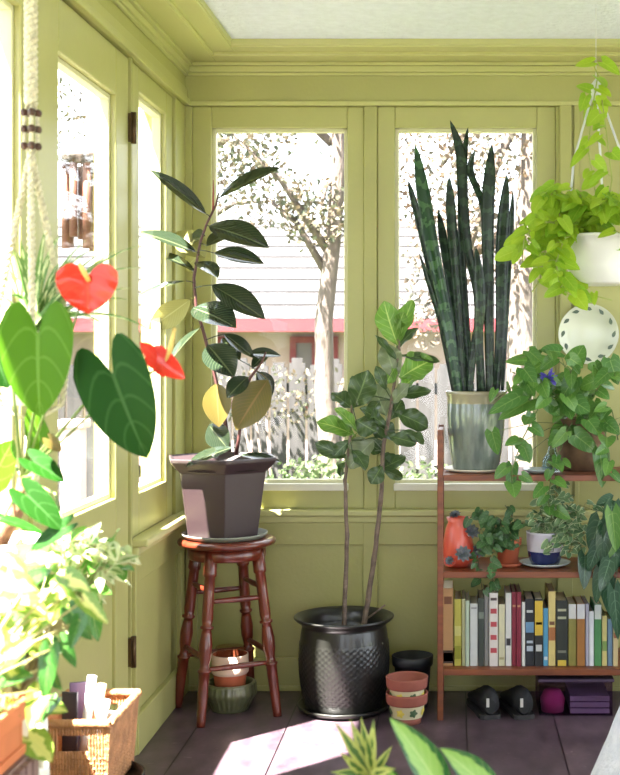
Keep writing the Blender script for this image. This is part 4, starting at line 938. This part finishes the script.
# ------------------------------------------------------------------ left: macrame hanger with spider plant
M_rope = mat('cream_cotton_rope', srgb(222, 214, 184), .9, nscale=90, namp=.25, bump=1, bscale=160)
MC = V((P(31, 300, 2.62).x, 2.62, 0)); zp = P(31, 352, 2.62).z
mh = thing('macrame_hanger', 'cream macrame plant hanger with dark beads hanging from the ceiling at the left window', 'plant hanger', (MC.x, MC.y, ZC))
def braid(m, a, b, rr, r, turns, ph=0, strands=2, n=None):
    a = V(a); b = V(b); d = (b-a); L_ = d.length; d.normalize(); u = d.orthogonal().normalized(); v_ = d.cross(u); n = n or int(turns*10)+2
    for k in range(strands):
        pts = []
        for i in range(n+1):
            t = i/n; q = ph+turns*2*PI*t+k*2*PI/strands; pts.append(a+d*L_*t+(u*math.cos(q)+v_*math.sin(q))*rr)
        m.tube(pts, r, 6)
top = V((MC.x, MC.y, ZC)); k1 = P(31, 105, 2.62); k2 = P(31, 152, 2.62)
m = MB(); braid(m, top, k1, .009, .006, 16, 0, 3); m.build('braided_cord', M_rope, mh)
m = MB()
for k in range(4):
    a = k*PI/2+.4; o = V((math.cos(a), math.sin(a), 0)); m.tube([k1+o*.006, k1.lerp(k2, .2)+o*.013, k1.lerp(k2, .8)+o*.013, k2+o*.006], .0045, 6)
m.build('knotted_cords', M_rope, mh)
M_beadw = mat('dark_wood_bead', srgb(74, 48, 34), .4)
for zf in (.17, .52, .88):
    for k in range(4):
        a = k*PI/2+.4; c = k1.lerp(k2, zf)+V((math.cos(a), math.sin(a), 0))*.0135; m = MB()
        m.lathe([(.002, -.008)]+[(.0085*math.sin(PI*i/8), -.0085*math.cos(PI*i/8)) for i in range(1, 8)]+[(.002, .008)], c, 12); m.build('bead', M_beadw, mh)
pr = .07; rimz = zp+.03
for k in range(4):
    a = k*PI/2+.35; q = V((MC.x+math.cos(a)*(pr+.006), MC.y+math.sin(a)*(pr+.006), rimz)); m = MB()
    braid(m, k2, q, .0035, .0045, 14, k, 2)
    bq = V((MC.x+math.cos(a)*.06, MC.y+math.sin(a)*.06, rimz-.14)); braid(m, q, bq, .0035, .0045, 5, k, 2)
    bt = V((MC.x, MC.y, rimz-.175)); m.tube([bq, bt], .005, 6); m.build('side_cord', M_rope, mh)
m = MB(); bt = V((MC.x, MC.y, rimz-.17))
for k in range(12):
    a = k*2*PI/12; m.tube([bt, bt+V((math.cos(a)*.01, math.sin(a)*.01, -.03)), bt+V((math.cos(a)*.014+R(-.004, .004), math.sin(a)*.014, -.17+R(-.02, .02)))], .0028, 5)
m.lathe([(.008, .0), (.014, -.008), (.014, -.022), (.009, -.03)], bt, 12); m.build('tassel', M_rope, mh)
sp2 = thing('hanging_spider_plant', 'spider plant with thin arching striped leaves in the macrame hanger', 'hanging plant', (MC.x, MC.y, rimz-.14))
m = MB(); z = rimz-.138; m.lathe([(.01, z), (.045, z), (.055, z+.06), (.065, z+.13), (.069, z+.135), (.069, z+.15), (.064, z+.15), (.058, z+.12), (.01, z+.12)], MC, 36); m.build('pot', mat('white_glazed_pot', srgb(224, 220, 210), .35, coat=.3), sp2)
M_spider = leafmat('spider_leaf', srgb(110, 142, 76), srgb(90, 130, 70), rough=.4, trans=.35, centre=(srgb(214, 220, 170), .35))
c = V((MC.x, MC.y, rimz))
tips = [(112, 262), (138, 246), (128, 300), (150, 330), (96, 250), (60, 236), (14, 250), (2, 270), (-10, 300), (72, 330), (110, 330), (50, 250), (120, 276), (86, 240), (20, 240), (140, 268), (8, 300), (64, 262), (90, 318), (-8, 240), (100, 254), (46, 228), (30, 232), (118, 250), (76, 256), (132, 288), (0, 232), (24, 262), (104, 272)]
m = MB()
for i, (a, b) in enumerate(tips):
    tp2 = P(a, b, 2.62+R(-.06, .1)); 
    if tp2.x < XL+.02: tp2.x = XL+.02
    mid = c.lerp(tp2, .5)+V((0, 0, R(.04, .08))); base = c+jit(.02); base.z = rimz
    pts = []
    K = 12; bb = len(m.v)
    for k in range(K+1):
        t = k/K; q = base*(1-t)**2+mid*2*t*(1-t)+tp2*t*t; d = ((mid-base)*(1-t)+(tp2-mid)*t).normalized(); sd_ = d.cross(V((0, -.5, 1))).normalized(); up = sd_.cross(d); w_ = .0078*(1-t**3)+.0006
        m.v += [q-sd_*w_+up*w_*.5, q, q+sd_*w_+up*w_*.5]
    for k in range(K):
        for j in range(2): a2 = bb+k*3+j; m.face((a2, a2+1, a2+4, a2+3), [(j/2, k/K), ((j+1)/2, k/K), ((j+1)/2, (k+1)/K), (j/2, (k+1)/K)], 0, True)
m.build('foliage', M_spider, sp2)

# ------------------------------------------------------------------ anthurium on a small stand
AY = 2.38
AB = V((-.90, 2.50, 0))
M_wst = mat('white_stand_paint', srgb(226, 222, 212), .5, nscale=8, namp=.05)
ast = thing('plant_stand', 'small round white plant stand beside the left window under the anthurium', 'stand', (AB.x, AB.y, 0))
m = MB(); m.lathe([(.02, .735), (.112, .735), (.118, .742), (.118, .752), (.112, .757), (.02, .757)], AB, 44); m.build('top', M_wst, ast)
m = MB(); m.lathe([(.02, .455), (.1, .455), (.1, .47), (.02, .47)], AB, 40); m.build('lower_tier', M_wst, ast)
for k in range(3):
    a = k*2*PI/3+.5; m = MB(); m.tube([AB+V((.11*math.cos(a), .11*math.sin(a), 0)), AB+V((.08*math.cos(a), .08*math.sin(a), .736))], [.009, .012], 10); m.build('leg', M_wst, ast)
an = thing('potted_anthurium', 'anthurium with heart-shaped leaves and two red flowers in a white pot at the left', 'potted plant', (AB.x, AB.y, .758))
m = MB(); z = .758; m.lathe([(.01, z), (.07, z), (.08, z+.02), (.098, z+.14), (.104, z+.17), (.098, z+.172), (.088, z+.14), (.01, z+.14)], AB, 44); m.build('pot', mat('white_glazed_planter', srgb(230, 226, 218), .3, coat=.4), an)
m = MB(); m.lathe([(.09, z+.15), (.01, z+.158)], AB, 24); m.build('soil', M_soil, an)
hub = V((AB.x+.01, AB.y-.02, z+.155)); crownp = P(22, 478, 2.47)
m = MB(); m.tube([hub, hub.lerp(crownp, .5)+V((.015, 0, 0)), crownp], [.014, .012, .009], 8); m.build('woody_stem', mat('woody_brown_stem', srgb(120, 84, 56), .8, nscale=40, namp=.3, bump=1), an)
M_anl = leafmat('anthurium_leaf_light', srgb(72, 116, 14), srgb(72, 116, 14), vein=srgb(140, 180, 90), rough=.45, trans=.3, vstr=.3, veins=4, spec=.2)
M_and = leafmat('anthurium_leaf_dark', srgb(22, 64, 8), srgb(22, 64, 8), vein=srgb(90, 130, 76), rough=.5, trans=.12, vstr=.3, veins=4, spec=.15)
M_red = leafmat('red_spathe', srgb(226, 50, 34), srgb(226, 60, 40), vein=srgb(236, 90, 64), rough=.22, trans=.25, vstr=.5, veins=5, coat=.5)
M_spx = mat('yellow_spadix', srgb(226, 196, 110), .6, nscale=80, namp=.1)
M_pet = mat('green_petiole', srgb(108, 128, 66), .5)
def an_leaf(a, b, wd, Y, mt, nn=(0, -1, .2), lobe=.38, name='leaf', dy=0, fold=.16):
    B = P(*a, Y); Tp = P(*b, Y+dy); m = MB(); m.leaf(B, Tp, wd*Y/F, n=nn, shape='heart', lobe=lobe, bend=.08, fold=fold, nu=18, nv=12)
    q = crownp; m.tube([B+V((0, .004, 0)), B.lerp(q, .4)+V((0, .05, .02)), q], [.003, .003, .004], 6, 1); return m.build(name, [mt, M_pet], an)
an_leaf((38, 333), (40, 417), 78, 2.36, M_anl, (.05, -1, .25))
an_leaf((113, 374), (147, 458), 80, 2.38, M_and, (-.1, -1, .15), lobe=.40)
an_leaf((-8, 345), (8, 388), 60, 2.45, M_and, (.2, -1, .2))
an_leaf((34, 462), (64, 482), 30, 2.40, M_and, (.0, -.6, .9))
an_leaf((28, 496), (62, 530), 34, 2.36, M_and, (.2, -.8, .6))
an_leaf((64, 528), (30, 552), 22, 2.36, M_and, (-.3, -.9, .5), name='leaf')
an_leaf((-5, 475), (14, 440), 40, 2.5, M_anl)
an_leaf((40, 440), (30, 404), 26, 2.52, M_anl)
an_leaf((50, 440), (62, 452), 14, 2.42, M_rubo)
an_leaf((2, 520), (46, 536), 20, 2.42, M_and, (0, -.3, 1))
def flower(a, b, wd, Y, nn, s0, s1, dy=0, fold=.1):
    B = P(*a, Y); Tp = P(*b, Y+dy); m = MB(); m.leaf(B, Tp, wd*Y/F, n=nn, shape='heart', lobe=.34, bend=.05, fold=fold, nu=14, nv=12, wave=.02); f = m.build('flower_spathe', M_red, an)
    m = MB(); m.tube([P(*s0, Y-.004), P((s0[0]+s1[0])/2, (s0[1]+s1[1])/2, Y-.012), P(*s1, Y-.014)], [.0045, .005, .003], 10); m.build('spadix', M_spx, f)
    m = MB(); m.tube([B+V((0, .003, 0)), B.lerp(crownp, .45)+V((.0, .05, .03)), crownp], [.0025, .0025, .003], 6); m.build('flower_stalk', M_pet, an)
flower((88, 276), (88, 314), 66, 2.40, (0, -1, .35), (89, 281), (79, 263))
flower((162, 366), (140, 342), 26, 2.42, (.5, -.7, .6), (166, 366), (175, 328))
m = MB(); m.leaf(P(158, 358, 2.42), P(185, 379, 2.38), 26*2.42/F, n=(-.3, -.9, .4), shape='heart', lobe=.3, fold=.25, nu=12, nv=8); m.build('flower_spathe', M_red, an)

# ------------------------------------------------------------------ slatted stand, terracotta window box and leafy plants
M_slat = mat('brown_slats', srgb(128, 100, 92), .75, nscale=9, namp=.2, stretch=(4, 4, .4))
WX0, WX1, WY0, WY1 = -.955, -.715, 1.62, 2.20
ws = thing('slatted_stand', 'brown slatted wooden stand under the terracotta window box', 'stand', (-.83, 1.9, 0))
m = MB(); y = WY0
while y < WY1-.02: m.box(WX1-.012, WX1, y, y+.026, .03, .605); y += .034
x = WX0
while x < WX1-.03: m.box(x, x+.026, WY1-.012, WY1, .03, .605); m.box(x, x+.026, WY0-.012, WY0, .03, .605); x += .034
m.build('slats', M_slat, ws)
m = MB(); m.box(WX0, WX1-.012, WY0, WY1-.012, .585, .61); m.build('top', M_slat, ws)
m = MB(); m.box(WX0, WX1-.012, WY0, WY1-.012, .05, .07); m.build('lower_shelf', M_slat, ws)
for (x, y) in ((WX0, WY0), (WX1-.045, WY0), (WX0, WY1-.045), (WX1-.045, WY1-.045)):
    m = MB(); m.box(x, x+.03, y, y+.03, 0, .585); m.build('leg', M_slat, ws)
wb = thing('window_box_plant', 'terracotta window box of yellow-green pothos at the left edge', 'potted plant', (-.83, 1.9, .61))
M_tb = mat('orange_terracotta', srgb(204, 116, 70), .75, nscale=12, namp=.12)
m = MB(); a, b, c_, d = -.935, -.735, 1.66, 2.17
for (x0, x1, y0, y1) in ((a, b, c_, c_+.012), (a, b, d-.012, d), (a, a+.012, c_+.012, d-.012), (b-.012, b, c_+.012, d-.012)): m.box(x0, x1, y0, y1, .611, .70)
m.box(a, b, c_, d, .6105, .622)
m.box(b, b+.012, c_-.012, d+.012, .678, .712); m.box(a-.012, b, d, d+.012, .678, .712); m.box(a-.012, b, c_-.012, c_, .678, .712); m.box(b, b+.006, c_, d, .615, .632)
m.build('planter', M_tb, wb, bevel=.003)
m = MB(); m.box(a+.012, b-.012, c_+.012, d-.012, .625, .685); m.build('soil', M_soil, wb)
M_gold = leafmat('golden_pothos_leaf', srgb(132, 160, 60), srgb(92, 132, 48), vein=srgb(190, 200, 110), rough=.3, trans=.35, vstr=.5, centre=(srgb(206, 210, 120), .3), coat=.2, veins=5)
M_goldd = leafmat('green_pothos_leaf', srgb(62, 116, 46), srgb(50, 96, 40), vein=srgb(130, 170, 90), rough=.28, trans=.25, vstr=.5, coat=.3, veins=5)
m = MB()
def rootbox(a, b): return V((-.80+R(-.06, .05), 2.02+R(-.12, .1), .69))
WL = [(30, 700, 68, 712, 26, 1), (28, 738, 52, 762, 34, 1), (40, 690, 30, 730, 22, 1), (0, 680, 34, 676, 24, 2), (6, 660, 36, 640, 26, 1), (30, 640, 56, 660, 26, 1), (50, 650, 44, 700, 20, 2), (20, 600, 48, 618, 26, 1), (60, 600, 44, 628, 22, 1), (70, 610, 92, 640, 22, 2),
      (5, 720, 4, 750, 22, 2), (14, 620, -8, 650, 26, 2), (10, 580, 40, 592, 24, 1), (66, 576, 90, 592, 22, 1), (30, 580, 52, 570, 18, 2), (60, 640, 76, 668, 16, 2), (0, 640, 20, 690, 24, 1), (40, 620, 20, 650, 22, 1), (52, 590, 80, 610, 26, 1), (84, 600, 108, 624, 18, 1), (30, 560, 60, 562, 20, 1), (4, 560, 28, 580, 24, 1), (46, 668, 62, 690, 16, 2), (14, 700, 10, 730, 18, 1), (-4, 700, 20, 716, 20, 1),(56,700,40,724,16,2),(0,600,24,610,24,1),(0,620,16,640,20,1),(80,620,70,650,16,2),(20,660,8,684,20,2)]
for (x0, y0, x1, y1, wd, mi) in WL:
    Y = R(2.05, 2.24); B = P(x0, y0, Y); 
    m.leaf(B, P(x1, y1, Y-R(0, .04)), wd*Y/F*1.05, n=(R(-.3, .4), -.75, R(.3, .9)), shape='heart', bend=R(.03, .12), fold=R(.12, .3), nu=9, nv=6, m=mi)
    r_ = rootbox(x0, y0); m.tube([B, B.lerp(r_, .5)+V((0, 0, .03)), r_], .0022, 4, 0)
m.build('foliage', [mat('pale_vine_stem', srgb(170, 160, 100), .6), M_gold, M_goldd], wb)

# white variegated plant on the lower tier of the stand
VB = V((-.885, 2.49, 0))
vp = thing('potted_variegated_plant', 'bushy white and green variegated plant in the sun below the left door pane', 'potted plant', (VB.x, VB.y, .471))
m = MB(); z = .471; m.lathe([(.01, z), (.05, z), (.064, z+.11), (.068, z+.13), (.062, z+.13), (.01, z+.11)], VB, 36); m.build('pot', mat('cream_pot', srgb(214, 200, 176), .6), vp)
M_wv = leafmat('white_variegated_leaf', srgb(226, 226, 190), srgb(170, 190, 120), rough=.4, trans=.35, centre=(srgb(120, 150, 80), .42))
M_wg = leafmat('variegated_green_leaf', srgb(70, 130, 46), srgb(110, 154, 60), vein=srgb(180, 200, 120), rough=.3, trans=.3, coat=.2, veins=5)
m = MB(); top = VB+V((.03, -.03, .60))
for k in range(300):
    px = R(6, 118); py = R(535, 600) if px > 60 else R(545, 640)
    if px > 95: py = R(540, 575)
    Y = R(2.42, 2.72); B = P(px, py, Y)
    if B.x < XL+.03: B.x = XL+.03
    a = R(-1, 1); L_ = R(.03, .055); d = V((R(-.3, 1), R(-.8, .3), R(-.7, .4))).normalized()
    m.leaf(B, B+d*L_, L_*R(.4, .6), n=(R(-.5, .5), -.5, 1), shape='oval', bend=R(.05, .3), fold=R(.1, .4), nu=6, m=1 if R(0, 1) < .75 else 2)
    if k % 2 == 0: m.tube([B, B.lerp(top, .4)+V((0, 0, .02)), top], .0013, 4, 0)
for (x0, y0, x1, y1, wd) in ((88, 592, 98, 642, 24), (70, 585, 88, 566, 24), (40, 590, 60, 576, 22), (84, 608, 94, 560, 14)):
    B = P(x0, y0, 2.5); m.leaf(B, P(x1, y1, 2.48), wd*2.5/F, n=(.3, -.8, .5), shape='heart', bend=.1, fold=.25, nu=9, nv=6, m=2); m.tube([B, B.lerp(top, .5), top], .002, 5, 0)
m.build('foliage', [mat('variegated_stem', srgb(150, 140, 96), .6), M_wv, M_wg], vp)

# ------------------------------------------------------------------ wicker basket on a dark round stand
KC = V((-.895, 3.12, 0))
ks = thing('round_side_stand', 'dark metal round side stand under the wicker basket', 'stand', (KC.x, KC.y, 0))
M_dm = mat('dark_metal', srgb(54, 52, 54), .25, .8)
m = MB(); m.lathe([(.02, .235), (.12, .235), (.125, .24), (.125, .262), (.12, .262), (.118, .247), (.02, .246)], V((KC.x+.008, KC.y, 0)), 48); m.build('tray_top', M_dm, ks)
m = MB(); m.tube([V((KC.x, KC.y, .0)), V((KC.x, KC.y, .235))], .018, 12); m.lathe([(.02, 0), (.1, 0), (.1, .008), (.02, .018)], KC, 36); m.build('pedestal', M_dm, ks)
M_wick = mat('wicker', srgb(176, 126, 84), .7, nscale=25, namp=.3, bump=.6, bscale=80)
bk = thing('wicker_basket', 'square woven wicker basket with handle holes, full of papers, at lower left', 'basket', (KC.x, KC.y, .248))
bx0, bx1, by0, by1, bz0, bz1 = -.985, -.808, 2.985, 3.255, .2475, .425
m = MB(); inset = .012
def reed(x, y, hole):
    xi = x+(inset if x < KC.x-.08 else -inset if x > KC.x+.08 else 0)*1; yi = y+(inset if y < 3.0 else -inset if y > 3.24 else 0)
    seg = [(bz0, bz1)] if not hole else [(bz0, .358), (.397, bz1)]
    for (za, zb_) in seg:
        f = lambda z: V((xi, yi, z)).lerp(V((x, y, z)), (z-bz0)/(bz1-bz0)); n = 6
        m.tube([f(za+(zb_-za)*k/n)+V((0, 0, 0)) for k in range(n+1)], .0036, 5)
x = bx0
while x <= bx1+.001:
    h = abs(x-(bx0+bx1)/2) < .034; reed(x, by0, h); reed(x, by1, h); x += .0072
y = by0
while y <= by1+.001: reed(bx0, y, False); reed(bx1, y, False); y += .0072
m.build('reeds', M_wick, bk)
m = MB()
for k, z in enumerate([bz0+.01+i*.012 for i in range(14)]):
    if .352 < z < .402: 
        continue
    t = (z-bz0)/(bz1-bz0); e = inset*(1-t); pts = []
    cs = [(bx0+e, by0+e), (bx1-e, by0+e), (bx1-e, by1-e), (bx0+e, by1-e), (bx0+e, by0+e)]
    for (p, q) in zip(cs, cs[1:]):
        n = 26
        for j in range(n):
            u = j/n; nx, ny = (q[1]-p[1]), -(q[0]-p[0]); l = math.hypot(nx, ny); o_ = .0032*math.sin(u*n*PI/1.0+PI/2+k*PI); pts.append(V((p[0]+(q[0]-p[0])*u+nx/l*o_, p[1]+(q[1]-p[1])*u+ny/l*o_, z)))
    m.tube(pts, .0028, 5)
m.build('weave', M_wick, bk)
m = MB(); cs = [V((bx0, by0, bz1)), V((bx1, by0, bz1)), V((bx1, by1, bz1)), V((bx0, by1, bz1)), V((bx0, by0, bz1))]
for p, q in zip(cs, cs[1:]): braid(m, p, q, .005, .0058, 12, 0, 3)
m.build('rim', M_wick, bk)
m = MB(); m.box(bx0+inset, bx1-inset, by0+inset, by1-inset, bz0, bz0+.004); m.build('base', M_wick, bk)
M_paper = mat('white_paper', srgb(222, 222, 224), .7)
def paper(name, label, px, py, Y, w_, h, lean, mt, roll=False, cat='paper', rz=0):
    c = P(px, py, Y); o = V((c.x, c.y, .262)); Mx = Matrix.Translation(o) @ Matrix.Rotation(rz, 4, 'Z') @ Matrix.Rotation(lean, 4, 'Y'); m = MB()
    L_ = (c.z-.262)/max(.3, math.cos(lean))
    if roll: m.lathe([(.009, 0), (.011, 0), (.011, L_), (.009, L_)], (0, 0, 0), 18, M=Mx, cap=False); m.lathe([(.009, L_), (.009, 0)], (0, 0, 0), 18, M=Mx, cap=False)
    else: m.box(-w_/2, w_/2, -.002, .002, 0, L_, 0, Mx); m.box(-w_/2+.002, w_/2-.002, -.0035, -.002, .002, L_-.002, 0, Mx)
    tag(m.build(name, mt, loc=o), label, cat, 'papers in the wicker basket')
paper('rolled_paper', 'white paper roll leaning right in the wicker basket, topmost', 80, 676, 3.10, 0, 0, .12, M_paper, True)
paper('rolled_paper', 'pale roll with an orange end in the wicker basket', 88, 684, 3.14, 0, 0, .16, mat('orange_tipped', srgb(224, 170, 130), .7), True)
paper('rolled_paper', 'greyish white roll in the middle of the wicker basket', 90, 700, 3.08, 0, 0, .2, mat('grey_roll', srgb(190, 192, 198), .7), True)
paper('rolled_paper', 'short white roll near the right side of the wicker basket', 104, 712, 3.10, 0, 0, .12, M_paper, True)
paper('magazine', 'purple-grey magazine standing in the wicker basket', 78, 682, 3.14, .04, 0, .0, mat('purple_cover', srgb(96, 78, 110), .4), cat='magazine', rz=.3)
paper('magazine', 'dark magazine standing at the left of the wicker basket', 70, 692, 3.08, .04, 0, .0, mat('dark_cover', srgb(60, 58, 70), .4), cat='magazine', rz=-.2)
paper('envelope', 'white envelope leaning in the wicker basket', 88, 706, 3.2, .05, 0, .05, mat('envelope_paper', srgb(214, 212, 206), .6), cat='envelope', rz=.5)

# ------------------------------------------------------------------ foreground plants on a low table
ft = thing('low_table', 'low wooden table near the camera carrying two foreground plants', 'table', (.0, 2.15, 0))
m = MB(); m.box(-.28, .26, 1.95, 2.35, .27, .295); m.build('tabletop', M_shelf, ft, bevel=.004)
for x in (-.26, .215):
    for y in (1.97, 2.3): m = MB(); m.box(x, x+.03, y, y+.03, 0, .27); m.build('leg', M_shelf, ft, bevel=.003)
FC = V((P(368, 790, 2.15).x, 2.15, 0))
dr_ = thing('potted_dracaena', 'small yellow-green striped dracaena whose tips rise into the foreground', 'potted plant', (FC.x, FC.y, .296))
m = MB(); m.lathe([(.01, .296), (.05, .296), (.066, .40), (.072, .405), (.072, .425), (.066, .425), (.01, .40)], FC, 36); m.build('pot', M_terra, dr_)
M_drac = leafmat('dracaena_leaf', srgb(196, 200, 112), srgb(176, 186, 100), rough=.35, trans=.35, centre=(srgb(84, 116, 54), .32))
m = MB(); m.tube([V((FC.x, FC.y, .4)), P(371, 782, 2.15), P(371, 772, 2.15)], [.008, .007, .005], 8); m.build('stem', M_pet, dr_)
m = MB()
for (x1, y1, w_, dy) in ((335, 722, 9, 0), (350, 719, 9, .02), (361, 717, 8, .03), (374, 719, 9, .01), (340, 752, 8, -.05), (330, 772, 8, -.05), (392, 746, 7, .02), (396, 768, 8, -.05), (366, 735, 8, -.02)):
    m.leaf(P(371+R(-3, 3), 776, 2.15), P(x1, y1, 2.15+dy), w_*2.15/F*1.3, n=(R(-.3, .3), -.9, .4), shape='lance', bend=R(-.02, .08), fold=.35, nu=10)
m.build('foliage', M_drac, dr_)
EC = V((P(470, 800, 2.1).x, 2.12, 0))
df = thing('potted_dieffenbachia', 'large pale green leaves edged dark green rising into the foreground', 'potted plant', (EC.x, EC.y, .296))
m = MB(); m.lathe([(.01, .296), (.06, .296), (.078, .41), (.084, .415), (.084, .435), (.078, .435), (.01, .41)], EC, 36); m.build('pot', M_terra2, df)
M_dief = leafmat('dieffenbachia_leaf', srgb(140, 178, 84), srgb(130, 172, 76), rough=.35, trans=.25, edge=(srgb(36, 92, 34), .92), vein=srgb(186, 206, 130), vstr=.5, veins=8, coat=.2)
for (a, b, w_, y) in (((452, 812), (390, 718), 38, 2.1), ((505, 808), (440, 748), 34, 2.15), ((400, 800), (384, 765), 16, 2.16), ((500, 830), (540, 790), 36, 2.12)):
    m = MB(); B = P(*a, y); m.leaf(B, P(*b, y-.03), w_*y/F, n=(.45, -.8, .5), shape='oval', bend=.12, fold=.3, nu=18, nv=8, wave=.015); m.tube([B, V((EC.x, EC.y, .41))], .005, 6, 1); m.build('leaf', [M_dief, M_pet], df)

# white throw heaped on an ottoman, lower right
OC = V((.65, 3.3, 0))
ot = thing('ottoman', 'upholstered ottoman under the white throw at the lower right', 'ottoman', OC)
m = MB(); m.lathe([(.02, .05), (.19, .05), (.2, .06), (.205, .3), (.19, .33), (.02, .34)], OC, 48); m.build('cushion', mat('beige_upholstery', srgb(180, 170, 150), .9), ot)
for k in range(4): a = k*PI/2+.7; m = MB(); m.tube([OC+V((.15*math.cos(a), .15*math.sin(a), 0)), OC+V((.15*math.cos(a), .15*math.sin(a), .051))], .014, 10); m.build('foot', M_shelf, ot)
m = MB(); n = 72; rings = 26
for i in range(rings+1):
    t = i/rings
    for j in range(n):
        a = 2*PI*j/n
        if t < .45: r = .02+t/.45*.185; z = .385+.03*math.cos(t/.45*PI/2)
        else: u = (t-.45)/.55; r = .205+.14*u**.9; z = .385-.02*min(1, u*4)-.33*u
        f = noise.noise(V((math.cos(a)*2.2, math.sin(a)*2.2, t*2)))
        r += (.02*math.sin(a*9+f*4)*max(0, t-.4))+.012*f; z += .014*f*(1 if t < .6 else .3)
        m.v.append(OC+V((r*math.cos(a), r*math.sin(a), max(.012, z))))
for i in range(rings):
    for j in range(n): m.face((i*n+j, i*n+(j+1) % n, (i+1)*n+(j+1) % n, (i+1)*n+j), [(j/n*8, i/rings*4)]*4, 0, True)
m.face(list(range(n))[::-1])
th = m.build('throw_blanket', mat('white_throw', srgb(232, 232, 238), .95, nscale=22, col2=srgb(202, 206, 216), bump=.6, bscale=90), loc=OC)
so = th.modifiers.new('thick', 'SOLIDIFY'); so.thickness = .008; so.offset = 1
tag(th, 'white patterned throw draped over the ottoman at the lower right corner', 'throw')
